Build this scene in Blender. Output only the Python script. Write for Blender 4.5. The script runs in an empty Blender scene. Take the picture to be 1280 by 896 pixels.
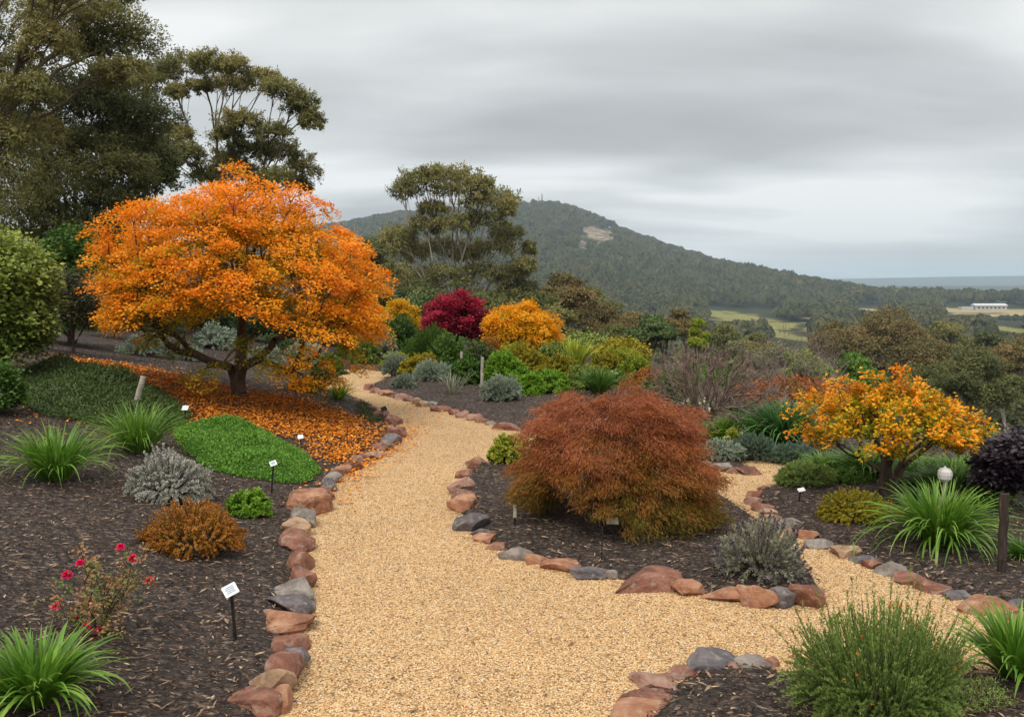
import bpy, math, random
import numpy as np
from mathutils import Vector, Matrix

# ------------------------------------------------------------------ camera, sky, sun, exposure
scene = bpy.context.scene
COL = scene.collection
F, W0, H0, HOR, CAMZ = 1108.0, 1280.0, 896.0, 362.0, 2.2
PITCH = math.atan((H0/2-HOR)/F)
cd = bpy.data.cameras.new('camera'); cam = bpy.data.objects.new('camera', cd); COL.objects.link(cam)
cam.location = (0, 0, CAMZ); cam.rotation_euler = (math.pi/2-PITCH, 0, 0)
cd.sensor_width = 36; cd.lens = 36*F/W0; cd.clip_start = 0.05; cd.clip_end = 30000
scene.camera = cam

SUN_EL, SUN_AZ = math.radians(58), math.radians(205)     # azimuth clockwise from +Y (behind the viewer, a little left)
world = bpy.data.worlds.new('World'); scene.world = world; world.use_nodes = True
nt = world.node_tree; N = nt.nodes; Lk = nt.links; N.clear()
def nd(t, tree=None, **kw):
    n = (tree or nt).nodes.new(t)
    for k, v in kw.items(): setattr(n, k, v)
    return n
def ramp(n, stops, interp='LINEAR'):
    cr = n.color_ramp; cr.interpolation = interp
    while len(cr.elements) > 1: cr.elements.remove(cr.elements[-1])
    cr.elements[0].position = stops[0][0]; cr.elements[0].color = (*stops[0][1], 1)
    for p, c in stops[1:]:
        e = cr.elements.new(p); e.color = (*c, 1)
sky = nd('ShaderNodeTexSky', sky_type='NISHITA', sun_disc=False, sun_elevation=SUN_EL, sun_rotation=SUN_AZ)
bg1 = nd('ShaderNodeBackground'); bg1.inputs[1].default_value = 0.06; Lk.new(sky.outputs[0], bg1.inputs[0])
tc = nd('ShaderNodeTexCoord'); sx = nd('ShaderNodeSeparateXYZ'); Lk.new(tc.outputs['Generated'], sx.inputs[0])
def M(op, a, b=None, c=None, tree=None, clamp=False):
    n = nd('ShaderNodeMath', tree, operation=op); n.use_clamp = clamp
    T = (tree or nt).links
    for i, v in enumerate((a, b, c)):
        if v is None: continue
        if isinstance(v, (int, float)): n.inputs[i].default_value = v
        else: T.new(v, n.inputs[i])
    return n.outputs[0]
zz = M('ADD', M('MAXIMUM', sx.outputs[2], 0.0), 0.16)
cv = nd('ShaderNodeCombineXYZ')
Lk.new(M('DIVIDE', sx.outputs[0], zz), cv.inputs[0]); Lk.new(M('MULTIPLY', M('DIVIDE', sx.outputs[1], zz), 1.15), cv.inputs[1])
n1 = nd('ShaderNodeTexNoise'); n1.inputs['Scale'].default_value = 0.8; n1.inputs['Detail'].default_value = 6; n1.inputs['Roughness'].default_value = 0.40; n1.inputs['Distortion'].default_value = 0.25
mp = nd('ShaderNodeMapping'); mp.inputs['Location'].default_value = (3.3, 1.2, 0.4); mp.inputs['Rotation'].default_value = (0, 0, -0.08)
mp.inputs['Scale'].default_value = (-0.72, 1.15, 1)
Lk.new(cv.outputs[0], mp.inputs[0]); Lk.new(mp.outputs[0], n1.inputs['Vector'])
n2 = nd('ShaderNodeTexNoise'); n2.inputs['Scale'].default_value = 1.7; n2.inputs['Detail'].default_value = 6; n2.inputs['Roughness'].default_value = 0.5
Lk.new(mp.outputs[0], n2.inputs['Vector'])
cl = M('ADD', M('MULTIPLY', n1.outputs['Fac'], 0.85), M('MULTIPLY', n2.outputs['Fac'], 0.15))
r1 = nd('ShaderNodeValToRGB'); Lk.new(cl, r1.inputs[0])
ramp(r1, [(0.34, (0.36, 0.365, 0.37)), (0.42, (0.43, 0.44, 0.445)), (0.50, (0.58, 0.595, 0.595)), (0.59, (0.80, 0.81, 0.80))])
# an overcast sky is brighter towards the zenith
el = nd('ShaderNodeMapRange', interpolation_type='SMOOTHSTEP'); Lk.new(sx.outputs[2], el.inputs[0])
el.inputs[1].default_value = 0.30; el.inputs[2].default_value = 0.85; el.inputs[3].default_value = 1.0; el.inputs[4].default_value = 2.1
hzn = nd('ShaderNodeMapRange', interpolation_type='SMOOTHSTEP'); Lk.new(sx.outputs[2], hzn.inputs[0]); hzn.inputs[1].default_value = 0.0; hzn.inputs[2].default_value = 0.10; hzn.inputs[3].default_value = 0.5; hzn.inputs[4].default_value = 0.0
hmx = nd('ShaderNodeMixRGB'); Lk.new(hzn.outputs[0], hmx.inputs[0]); Lk.new(r1.outputs[0], hmx.inputs[1]); hmx.inputs[2].default_value = (0.72, 0.71, 0.68, 1)
bg2 = nd('ShaderNodeBackground'); Lk.new(hmx.outputs[0], bg2.inputs[0]); Lk.new(M('MULTIPLY', el.outputs[0], 1.0), bg2.inputs[1])
mx = nd('ShaderNodeMixShader'); mx.inputs[0].default_value = 0.94; Lk.new(bg1.outputs[0], mx.inputs[1]); Lk.new(bg2.outputs[0], mx.inputs[2])
wo = nd('ShaderNodeOutputWorld'); Lk.new(mx.outputs[0], wo.inputs[0])

sd = bpy.data.lights.new('sun', 'SUN'); sd.energy = 1.5; sd.angle = math.radians(22); sd.color = (1.0, 0.93, 0.81)
sun = bpy.data.objects.new('sun', sd); COL.objects.link(sun)
sdir = Vector((math.sin(SUN_AZ)*math.cos(SUN_EL), math.cos(SUN_AZ)*math.cos(SUN_EL), math.sin(SUN_EL)))
sun.rotation_euler = sdir.to_track_quat('Z', 'Y').to_euler(); sun.location = (0, -20, 40)
vs = scene.view_settings; vs.view_transform = 'Standard'; vs.look = 'None'; vs.exposure = 0.32; vs.gamma = 1.0; vs.use_curve_mapping = False
cy = scene.cycles; cy.use_denoising = True; cy.max_bounces = 6; cy.diffuse_bounces = 3; cy.transmission_bounces = 3
cy.volume_bounces = 2; cy.transparent_max_bounces = 4; cy.caustics_reflective = False; cy.caustics_refractive = False; cy.sample_clamp_indirect = 4

# ------------------------------------------------------------------ numpy helpers
rng = np.random.default_rng(7)
def sstep(x, a, b):
    t = np.clip((x-a)/(b-a), 0, 1); return t*t*(3-2*t)
def unit(v): return v/np.maximum(np.linalg.norm(v, axis=-1, keepdims=True), 1e-9)
def runit(n): return unit(rng.normal(size=(n, 3)))
def U(a, b, n=None): return rng.uniform(a, b, n)
_k = [(np.cos(a)*f, np.sin(a)*f, p) for a, f, p in zip(rng.uniform(0, 6.28, 40), np.geomspace(0.5, 12, 40), rng.uniform(0, 6.28, 40))]
def lump(x, y, f=1.0, lo=0, hi=14):                       # smooth noise about -1..1
    s = 0
    for kx, ky, p in _k[lo:hi]: s = s+np.sin(f*(kx*x+ky*y)+p+1.3*np.sin(f*(ky*x-kx*y)*0.7+p*2))
    return s/math.sqrt((hi-lo)/2)/1.6

# ------------------------------------------------------------------ terrain
XE_Y = [0, 4.6, 5.6, 7.3, 9, 10.4, 12, 14, 15.5, 17, 20, 24, 30, 60, 200]
XE_X = [-1.0, -1.2, -1.35, -1.7, -2.0, -2.1, -2.05, -1.9, -1.8, -2.3, -4, -5.2, -7, -16, -60]
def Hn(x, y):
    x = np.asarray(x, float); y = np.asarray(y, float)
    D = np.hypot(x, y); u = x/np.maximum(y, 0.5); u = np.where(y < 0.5, np.sign(x)*9, u)
    d = np.clip(np.interp(y, XE_Y, XE_X)-x, 0, 60)
    rise = 0.145*np.minimum(d, 14)*sstep(d, -0.6, 1.6)*(1-0.0*d)
    rise = rise*(1-sstep(D, 60, 160))
    E = np.interp(u, [-0.6, -0.25, -0.05, 0.1, 0.2, 0.32, 0.6, 1.5], [48, 42, 34, 28, 21, 16.5, 12.5, 10])
    v = sstep(u, -0.50, -0.14)
    v = v+(1-v)*sstep(D, 70, 260)
    drop = 31.0*(1-np.exp(-np.maximum(D-E, 0)/95.0))*v
    return rise-drop
CR_PX = np.array([-600, 200, 400, 430, 470, 500, 560, 600, 640, 665, 690, 715, 735, 760, 790, 830, 870, 900, 930, 960, 1000, 1050, 1100, 1180, 1300, 1700], float)
CR_PY = np.array([310, 300, 283, 280, 272, 268, 264, 261, 258.5, 257, 257.5, 262, 268, 277, 291, 305, 316, 324, 331, 338, 346, 353, 358.5, 362, 364, 366], float)
CR_D = np.interp(CR_PX, [400, 700, 1000, 1300], [2300, 2200, 1500, 1150])
def Hfar(x, y):
    x = np.asarray(x, float); y = np.asarray(y, float)
    h = Hn(x, y); D = np.hypot(x, y); yy = np.maximum(y, 1)
    px = np.clip(640+F*x/yy, -600, 1700)
    cosf = 1/np.sqrt(1+(x/yy)**2)
    Yc = np.interp(px, CR_PX, CR_D)
    ang = (HOR-(np.interp(px, CR_PX, CR_PY)+15.5*F/Yc))/F
    zc = CAMZ+ang*Yc*1.0
    Yf = np.interp(px, [400, 800, 1000, 1300], [560, 640, 900, 1000])
    t = (yy-Yf)/(Yc-Yf)
    up = np.clip(t, 0, 1)
    prof = np.where(t < 1, up**1.25*(1-0.12*np.sin(up*math.pi*2)), 1-1.3*np.clip(t-1, 0, 1.2)**1.5)
    hill = (zc-h)*prof
    hill = np.where((t > 0) & (y > 1), hill, 0)
    rough = lump(x/60, y/60, 1.0, 0, 12)*5*sstep(D, 500, 900)*np.clip(1-np.abs(t-1)*0, 0, 1)*(1-sstep(t, 0.8, 1.0)*0.7)
    h = h+hill+np.where(y > 1, rough, 0)
    # the far plateau and its ranges
    fr = sstep(D, 6200, 8600)*(1-0.5*sstep(D, 9000, 12500))*(112+34*lump(x/900, 0*y, 1, 2, 14)+26*sstep(x, 2600, 4200))+sstep(D, 3600, 5000)*(1-0.8*sstep(D, 5200, 6200))*(44+20*lump(x/500+3, 0*y, 1, 2, 14))
    return np.maximum(h, -38)+np.where(y > 1, fr, 0)
def ray(px, py):
    fx = (px-W0/2); fy = (H0/2-py); c, s = math.cos(PITCH), math.sin(PITCH)
    return np.array([fx, F*c+fy*s, -F*s+fy*c])
def wp(px, py, D):                                         # the point seen at (px, py) at distance D in front
    r = ray(px, py); return np.array([0, 0, CAMZ])+r*(D/r[1])
_T = np.concatenate([np.arange(2, 40, 0.04), np.geomspace(40, 2500, 1500)])
def gp(px, py, lift=0.0):                                  # where the line of sight meets the ground
    r = ray(px, py); r = r/r[1]
    P = np.array([0, 0, CAMZ])+r*_T[:, None]
    hh = (Hfar if py < 420 else Hn)(P[:, 0], P[:, 1])
    k = np.argmax(P[:, 2] < hh)
    if k == 0: k = len(_T)-1
    p = P[k].copy(); p[2] = hh[k]+lift
    return p
def hz(x, y): return float(Hfar(x, y))

PATH_PX = [(300, 1000), (352, 905), (368, 845), (376, 795), (385, 740), (384, 700), (380, 665), (392, 640), (412, 615), (440, 592), (470, 574), (494, 556), (502, 538),
 (495, 524), (478, 514), (458, 503), (436, 495), (412, 489), (385, 484), (385, 471), (425, 463), (455, 462.5), (487, 467), (485, 472), (466, 479), (457, 487), (470, 494),
 (500, 501), (540, 511), (580, 522), (612, 531), (650, 540), (700, 549), (800, 563), (860, 582), (890, 590), (930, 594), (950, 593), (940, 586), (930, 578), (960, 578.5),
 (1000, 582), (1060, 586), (1060, 592), (1000, 598), (962, 606), (938, 618), (938, 630), (952, 644), (975, 660), (1010, 678), (1060, 697), (1110, 716), (1150, 732),
 (1200, 749), (1240, 763), (1310, 785), (1500, 830), (1500, 880), (1300, 842), (1205, 838), (1150, 846), (1010, 850), (960, 836), (915, 832), (868, 842), (835, 855), (806, 876), (782, 900), (765, 1000)]
ISL_PX = [(610, 578), (588, 584), (570, 604), (564, 622), (566, 640), (580, 662), (604, 684), (640, 700), (680, 710), (720, 719), (770, 729), (845, 742), (900, 752), (960, 762),
 (1000, 764), (1030, 758), (1038, 745), (1024, 722), (1000, 695), (960, 655), (912, 622), (870, 604), (800, 588), (720, 576), (650, 570)]
PATH = np.array([gp(*p)[:2] for p in PATH_PX]); ISL = np.array([gp(*p)[:2] for p in ISL_PX])
def pip(P, poly):
    x, y = P[:, 0], P[:, 1]; ins = np.zeros(len(P), bool)
    for (x1, y1), (x2, y2) in zip(poly, np.roll(poly, -1, 0)):
        c = ((y1 > y) != (y2 > y)) & (x < (x2-x1)*(y-y1)/(y2-y1+1e-12)+x1); ins ^= c
    return ins
def pdist(P, poly):
    d = np.full(len(P), 1e9)
    for a, b in zip(poly, np.roll(poly, -1, 0)):
        ab = b-a; t = np.clip(((P-a)@ab)/(ab@ab+1e-12), 0, 1); d = np.minimum(d, np.hypot(*(P-a-t[:, None]*ab).T))
    return d
def path_sdf(P):                                           # > 0 on the gravel
    a = pdist(P, PATH)*np.where(pip(P, PATH), 1, -1); b = pdist(P, ISL)*np.where(pip(P, ISL), -1, 1)
    return np.minimum(a, b)
def bed_h(P, sd):
    return Hn(P[:, 0], P[:, 1])+np.where(sd < 0, 0.07*sstep(-sd, 0.0, 0.25)+0.02*lump(P[:, 0]*2, P[:, 1]*2, 1, 0, 12)*sstep(-sd, 0, .5), -0.02)
def ground(P):
    P = np.atleast_2d(P)[:, :2]; return bed_h(P, path_sdf(P))

# ------------------------------------------------------------------ mesh building
class Geo:
    def __init__(s): s.v = []; s.f = []; s.n = 0
    def add(s, V, Fc, tint=None):
        V = np.asarray(V, np.float32).reshape(-1, 3); Fc = np.asarray(Fc, np.int64)
        t = np.zeros(len(Fc), np.float32) if tint is None else np.broadcast_to(np.asarray(tint, np.float32), (len(Fc),))
        s.v.append(V); s.f.append((Fc+s.n, t)); s.n += len(V); return s
    def mesh(s, name, smooth=False):
        V = np.concatenate(s.v); me = bpy.data.meshes.new(name)
        me.vertices.add(len(V)); me.vertices.foreach_set('co', V.ravel())
        idx = np.concatenate([f.ravel() for f, t in s.f]); cnt = np.concatenate([np.full(len(f), f.shape[1]) for f, t in s.f])
        me.loops.add(len(idx)); me.loops.foreach_set('vertex_index', idx.astype(np.int32))
        me.polygons.add(len(cnt)); st = np.concatenate([[0], np.cumsum(cnt)[:-1]]); me.polygons.foreach_set('loop_start', st.astype(np.int32))
        at = me.attributes.new('tint', 'FLOAT', 'FACE'); at.data.foreach_set('value', np.concatenate([t for f, t in s.f]).astype(np.float32))
        me.update(calc_edges=True)
        (me.shade_smooth if smooth else me.shade_flat)()
        return me
def put(name, me, mat, parent=None, loc=(0, 0, 0), **props):
    o = bpy.data.objects.new(name, me); COL.objects.link(o); o.location = loc
    if mat is not None: me.materials.append(mat)
    if parent is not None: o.parent = parent
    for k, v in props.items(): o[k] = v
    return o
def thing(name, label, cat, loc, group=None, rz=0):
    o = bpy.data.objects.new(name, None); COL.objects.link(o); o.location = tuple(float(c) for c in loc); o.rotation_euler = (0, 0, rz)
    o.empty_display_size = 0.2; o['label'] = label; o['category'] = cat
    if group: o['group'] = group
    return o
def copy_thing(root, loc, scale, rz, label, group):
    r = root.copy(); COL.objects.link(r); r.location = loc; r.scale = scale; r.rotation_euler = (0, 0, rz); r['label'] = label
    if group: r['group'] = group
    for ch in list(root.children):
        c = ch.copy(); COL.objects.link(c); c.parent = r
        for g in ch.children:
            e = g.copy(); COL.objects.link(e); e.parent = c
    return r
def leaves(g, P, Dr, Nm, L, Wd, tint, fold=0.12, mid=0.45):
    Dr = unit(Dr); S = unit(np.cross(Dr, Nm)); Nn = np.cross(S, Dr)
    L = np.broadcast_to(L, (len(P),))[:, None]; Wd = np.broadcast_to(Wd, (len(P),))[:, None]
    m = P+Dr*L*mid
    V = np.stack([P, m+S*Wd/2+Nn*Wd*fold, P+Dr*L, m-S*Wd/2+Nn*Wd*fold], 1)
    return g.add(V, np.arange(len(P)*4).reshape(-1, 4), tint)
def tubes(g, P, par, R, sides=5, tint=0.5, dirs=None):
    P = np.asarray(P, float); par = np.asarray(par); R = np.asarray(R, float)
    c = np.where(par >= 0)[0]; p = par[c]
    if len(c) == 0: return g
    d = unit(P[c]-P[p]); dn = np.zeros_like(P); dn[c] = d
    dp = unit(np.where(par[p][:, None] >= 0, dn[p], d)+d)
    ang = np.arange(sides)*2*math.pi/sides
    def ringpts(C, dd, rr):
        ref = np.where(np.abs(dd[:, 2:3]) > 0.9, np.array([[1.0, 0, 0]]), np.array([[0, 0, 1.0]]))
        a = unit(np.cross(dd, ref)); b = np.cross(dd, a)
        return C[:, None]+rr[:, None, None]*(np.cos(ang)[None, :, None]*a[:, None]+np.sin(ang)[None, :, None]*b[:, None])
    rp = np.minimum(R[p], R[c]*1.6)
    A = ringpts(P[p], unit(0.5*dp+0.5*d), rp); B = ringpts(P[c], d, R[c])
    V = np.concatenate([A, B], 1); n = len(c); base = (np.arange(n)*2*sides)[:, None, None]
    i = np.arange(sides); j = (i+1) % sides
    Q = np.stack([i, j, j+sides, i+sides], 1)[None]+base
    return g.add(V, Q.reshape(-1, 4), tint)
def grow(attr, trunk, bf=0.5, seg=0.25, lift=0.15, wob=0.03, pen=0.35, endlift=0.0):
    """connect every attractor to a trunk polyline by a branching tree"""
    mx_ = 60+len(attr)*7; P = np.zeros((mx_, 3)); par = np.full(mx_, -1); pl = np.zeros(mx_); dn = np.zeros((mx_, 3)); n = 0
    for i, q in enumerate(trunk):
        P[n] = q; par[n] = n-1
        if i: pl[n] = pl[n-1]+np.linalg.norm(P[n]-P[n-1]); dn[n] = unit(P[n]-P[n-1])
        else: dn[n] = (0, 0, 1)
        n += 1
    dn[0] = dn[1]; lo = max(1, len(trunk)//2); top = np.array(trunk[-1]); tips = []
    order = np.argsort(np.linalg.norm(attr-top, axis=1)*U(0.75, 1.25, len(attr)))
    for k in order:
        a = attr[k]; dv = a-P[lo:n]; dist = np.linalg.norm(dv, axis=1)+1e-6
        cs = (dv*dn[lo:n]).sum(1)/dist
        cost = dist*(1+pen*(1-cs))+bf*pl[lo:n]
        j = lo+int(np.argmin(cost)); D = dist[j-lo]
        m = int(min(6, max(2, math.ceil(D/seg))))
        c1 = P[j]+dn[j]*D*0.35+np.array([0, 0, lift*D]); t0 = np.arange(1, m+1)/m
        for t in t0:
            q = (1-t)**2*P[j]+2*t*(1-t)*c1+t*t*a if t == t0[0] or True else 0
            pass
        base = P[j].copy(); prev = j
        for t in t0:
            q = (1-t)**2*base+2*t*(1-t)*c1+t*t*a
            if t < 1: q = q+rng.normal(size=3)*wob*D
            P[n] = q; par[n] = prev; st = np.linalg.norm(q-P[prev]); pl[n] = pl[prev]+st; dn[n] = (q-P[prev])/max(st, 1e-6); prev = n; n += 1
        tips.append(prev)
    return P[:n], par[:n], pl[:n], dn[:n], np.array(tips), order
def radii(par, tips, R0, rt, trunk_n):
    w = np.zeros(len(par)); w[tips] += 1
    for i in range(len(par)-1, 0, -1):
        if par[i] >= 0: w[par[i]] += w[i]
    p = math.log(R0/rt)/math.log(max(w[0], 2)); r = rt*np.maximum(w, 1)**p
    return r
def skeleton(name, P, par, R, mat, parent, split=0.03, flare=None):
    g = Geo(); R = R.copy()
    if flare is not None: R[0] *= flare
    big = (R > split)
    pb = np.where(big, par, -1); pb2 = np.where(~big, par, -1)
    # every child edge is drawn once, thick ones with more sides
    tubes(g, P, pb, R, 9); tubes(g, P, pb2, R, 4)
    return put(name, g.mesh(name, True), mat, parent)
def pick_tint(n, a=0.0, b=1.0): return U(a, b, n)

# ------------------------------------------------------------------ materials
def newmat(name):
    m = bpy.data.materials.new(name); m.use_nodes = True; t = m.node_tree; t.nodes.clear()
    return m, t, nd('ShaderNodeOutputMaterial', t)
def leafmat(name, stops, trans=0.28, rough=0.55, spec=0.25, var=0.25):
    m, t, out = newmat(name); a = nd('ShaderNodeAttribute', t, attribute_name='tint')
    r = nd('ShaderNodeValToRGB', t); ramp(r, stops); t.links.new(a.outputs['Fac'], r.inputs[0])
    tcn = nd('ShaderNodeTexCoord', t); nz = nd('ShaderNodeTexNoise', t); nz.inputs['Scale'].default_value = 4.0; nz.inputs['Detail'].default_value = 2
    t.links.new(tcn.outputs['Object'], nz.inputs['Vector'])
    hs = nd('ShaderNodeHueSaturation', t); t.links.new(r.outputs[0], hs.inputs['Color'])
    t.links.new(M('MULTIPLY_ADD', nz.outputs['Fac'], var*2, 1-var, tree=t), hs.inputs['Value'])
    p = nd('ShaderNodeBsdfPrincipled', t); p.inputs['Roughness'].default_value = rough; p.inputs['Specular IOR Level'].default_value = spec
    tr = nd('ShaderNodeBsdfTranslucent', t); mi = nd('ShaderNodeMixShader', t); mi.inputs[0].default_value = trans
    t.links.new(hs.outputs[0], p.inputs['Base Color']); t.links.new(hs.outputs[0], tr.inputs['Color'])
    t.links.new(p.outputs[0], mi.inputs[1]); t.links.new(tr.outputs[0], mi.inputs[2]); t.links.new(mi.outputs[0], out.inputs[0])
    return m
def noisemat(name, stops, scale=8, detail=6, rough=0.85, bump=0.3, bscale=None, coord='Object', stretch=(1, 1, 1), dist=0.01, spec=0.25, rnd=0.0):
    m, t, out = newmat(name); tcn = nd('ShaderNodeTexCoord', t); mpn = nd('ShaderNodeMapping', t); mpn.inputs['Scale'].default_value = stretch
    t.links.new(tcn.outputs[coord], mpn.inputs[0])
    nz = nd('ShaderNodeTexNoise', t); nz.inputs['Scale'].default_value = scale; nz.inputs['Detail'].default_value = detail; nz.inputs['Roughness'].default_value = 0.62
    t.links.new(mpn.outputs[0], nz.inputs['Vector'])
    r = nd('ShaderNodeValToRGB', t); ramp(r, stops); t.links.new(nz.outputs['Fac'], r.inputs[0])
    p = nd('ShaderNodeBsdfPrincipled', t); p.inputs['Roughness'].default_value = rough; p.inputs['Specular IOR Level'].default_value = spec
    t.links.new(r.outputs[0], p.inputs['Base Color'])
    nb = nd('ShaderNodeTexNoise', t); nb.inputs['Scale'].default_value = bscale or scale*4; nb.inputs['Detail'].default_value = 6
    t.links.new(mpn.outputs[0], nb.inputs['Vector'])
    b = nd('ShaderNodeBump', t); b.inputs['Strength'].default_value = bump; b.inputs['Distance'].default_value = dist
    t.links.new(nb.outputs['Fac'], b.inputs['Height']); t.links.new(b.outputs[0], p.inputs['Normal']); t.links.new(p.outputs[0], out.inputs[0])
    return m
def tintmat(name, stops, rough=0.8, spec=0.2, interp='LINEAR'):
    m, t, out = newmat(name); a = nd('ShaderNodeAttribute', t, attribute_name='tint')
    r = nd('ShaderNodeValToRGB', t); ramp(r, stops, interp); t.links.new(a.outputs['Fac'], r.inputs[0])
    p = nd('ShaderNodeBsdfPrincipled', t); p.inputs['Roughness'].default_value = rough; p.inputs['Specular IOR Level'].default_value = spec
    t.links.new(r.outputs[0], p.inputs['Base Color']); t.links.new(p.outputs[0], out.inputs[0]); return m

BARK = noisemat('maple_bark', [(0.3, (0.045, 0.03, 0.022)), (0.7, (0.13, 0.09, 0.065))], 14, bump=0.6, stretch=(1, 1, 0.3))
GREYBARK = noisemat('bare_bark', [(0.3, (0.15, 0.105, 0.09)), (0.7, (0.34, 0.26, 0.23))], 14, bump=0.4, stretch=(1, 1, 0.3))
BROWNBARK = noisemat('brown_bark', [(0.3, (0.10, 0.07, 0.056)), (0.7, (0.26, 0.18, 0.15))], 14, bump=0.4, stretch=(1, 1, 0.3))
GUMBARK = noisemat('gum_bark', [(0.3, (0.16, 0.12, 0.09)), (0.55, (0.32, 0.27, 0.22)), (0.75, (0.45, 0.40, 0.34))], 1.2, bump=0.3, stretch=(1, 1, 0.25), dist=0.03)
DARKGUM = noisemat('dark_gum_bark', [(0.3, (0.07, 0.05, 0.04)), (0.7, (0.22, 0.16, 0.12))], 1.2, bump=0.3, stretch=(1, 1, 0.25), dist=0.03)
TWIG = noisemat('twig_bark', [(0.3, (0.05, 0.035, 0.025)), (0.7, (0.12, 0.08, 0.06))], 20, bump=0.1)
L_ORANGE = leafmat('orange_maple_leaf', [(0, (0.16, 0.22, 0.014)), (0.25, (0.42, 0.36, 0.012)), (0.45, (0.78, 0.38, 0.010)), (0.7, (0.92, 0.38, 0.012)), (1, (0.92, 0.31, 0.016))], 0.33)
L_ORANGE2 = leafmat('amber_maple_leaf', [(0, (0.18, 0.25, 0.015)), (0.25, (0.45, 0.40, 0.015)), (0.5, (0.86, 0.46, 0.012)), (0.75, (0.93, 0.42, 0.012)), (1, (0.92, 0.33, 0.014))], 0.35)
L_YELLOW = leafmat('golden_maple_leaf', [(0, (0.22, 0.22, 0.015)), (0.35, (0.70, 0.44, 0.012)), (0.7, (0.90, 0.45, 0.010)), (1, (0.90, 0.34, 0.012))], 0.42)
L_LACE = leafmat('lace_maple_leaf', [(0, (0.10, 0.11, 0.014)), (0.3, (0.23, 0.145, 0.018)), (0.55, (0.345, 0.135, 0.028)), (0.8, (0.36, 0.095, 0.035)), (1, (0.46, 0.17, 0.085))], 0.3)
L_RED = leafmat('crimson_maple_leaf', [(0, (0.07, 0.010, 0.018)), (0.5, (0.26, 0.010, 0.03)), (1, (0.52, 0.018, 0.06))], 0.3)
L_GUM = leafmat('gum_leaf', [(0, (0.085, 0.095, 0.027)), (0.5, (0.20, 0.195, 0.055)), (0.85, (0.33, 0.28, 0.085)), (1, (0.40, 0.29, 0.11))], 0.32, 0.5, 0.3)
L_GUMD = leafmat('dark_gum_leaf', [(0, (0.055, 0.070, 0.020)), (0.6, (0.145, 0.155, 0.045)), (1, (0.28, 0.25, 0.075))], 0.3, 0.5, 0.3)
L_GUMB = leafmat('bronze_gum_leaf', [(0, (0.07, 0.066, 0.022)), (0.5, (0.175, 0.14, 0.045)), (1, (0.34, 0.22, 0.08))], 0.25, 0.5, 0.3)
L_GUMG = leafmat('grey_gum_leaf', [(0, (0.07, 0.08, 0.035)), (0.5, (0.16, 0.165, 0.07)), (1, (0.28, 0.26, 0.12))], 0.2, 0.5, 0.3)
L_DARKG = leafmat('dark_shrub_leaf', [(0, (0.032, 0.055, 0.013)), (0.6, (0.08, 0.13, 0.030)), (1, (0.16, 0.22, 0.05))], 0.22, 0.4, 0.4)
L_DUSK = leafmat('dusky_shrub_leaf', [(0, (0.035, 0.035, 0.016)), (0.6, (0.08, 0.08, 0.03)), (1, (0.15, 0.12, 0.05))], 0.2, 0.45, 0.3)
L_MIDG = leafmat('mid_green_leaf', [(0, (0.05, 0.10, 0.015)), (0.6, (0.11, 0.22, 0.030)), (1, (0.22, 0.34, 0.05))], 0.3, 0.45, 0.3)
L_BRIGHT = leafmat('bright_green_leaf', [(0, (0.08, 0.17, 0.012)), (0.5, (0.18, 0.36, 0.025)), (1, (0.34, 0.50, 0.05))], 0.35, 0.45, 0.3)
L_LIGHT = leafmat('light_shrub_leaf', [(0, (0.08, 0.12, 0.02)), (0.5, (0.20, 0.27, 0.045)), (1, (0.40, 0.44, 0.09))], 0.25, 0.4, 0.35)
L_MAT = leafmat('mat_leaf', [(0, (0.05, 0.12, 0.012)), (0.5, (0.11, 0.26, 0.025)), (1, (0.20, 0.38, 0.05))], 0.25, 0.45, 0.3)
L_MATD = leafmat('dark_mat_leaf', [(0, (0.025, 0.05, 0.014)), (0.5, (0.06, 0.10, 0.025)), (1, (0.12, 0.17, 0.04))], 0.2, 0.5, 0.3)
L_STRAP = leafmat('strap_leaf', [(0, (0.055, 0.13, 0.012)), (0.5, (0.12, 0.26, 0.022)), (0.9, (0.27, 0.42, 0.06)), (0.95, (0.42, 0.40, 0.10)), (1, (0.38, 0.26, 0.12))], 0.3, 0.35, 0.4, 0.12)
L_STRAPB = leafmat('blue_strap_leaf', [(0, (0.04, 0.11, 0.03)), (0.5, (0.09, 0.22, 0.06)), (1, (0.18, 0.32, 0.10))], 0.25, 0.4, 0.35)
L_STRAPD = leafmat('dark_strap_leaf', [(0, (0.02, 0.035, 0.015)), (0.5, (0.05, 0.08, 0.03)), (1, (0.14, 0.17, 0.08))], 0.2, 0.35, 0.5)
L_SILVER = leafmat('silver_leaf', [(0, (0.16, 0.19, 0.13)), (0.5, (0.30, 0.36, 0.26)), (1, (0.48, 0.53, 0.42))], 0.15, 0.7, 0.15)
L_GREY = leafmat('grey_leaf', [(0, (0.22, 0.21, 0.16)), (0.5, (0.42, 0.41, 0.34)), (1, (0.62, 0.60, 0.53))], 0.15, 0.7, 0.15)
L_LAV = leafmat('lavender_leaf', [(0, (0.16, 0.165, 0.11)), (0.5, (0.31, 0.31, 0.22)), (1, (0.50, 0.48, 0.38))], 0.15, 0.7, 0.15)
L_CATM = leafmat('blue_green_leaf', [(0, (0.07, 0.11, 0.07)), (0.5, (0.14, 0.21, 0.14)), (1, (0.25, 0.32, 0.22))], 0.2, 0.65, 0.15)
L_RUST = leafmat('rust_leaf', [(0, (0.16, 0.15, 0.02)), (0.4, (0.36, 0.20, 0.022)), (0.8, (0.52, 0.17, 0.03)), (1, (0.60, 0.28, 0.10))], 0.25)
L_OLIVE = leafmat('olive_gold_leaf', [(0, (0.13, 0.14, 0.012)), (0.5, (0.30, 0.26, 0.015)), (0.88, (0.48, 0.36, 0.02)), (1, (0.50, 0.14, 0.03))], 0.25)
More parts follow.
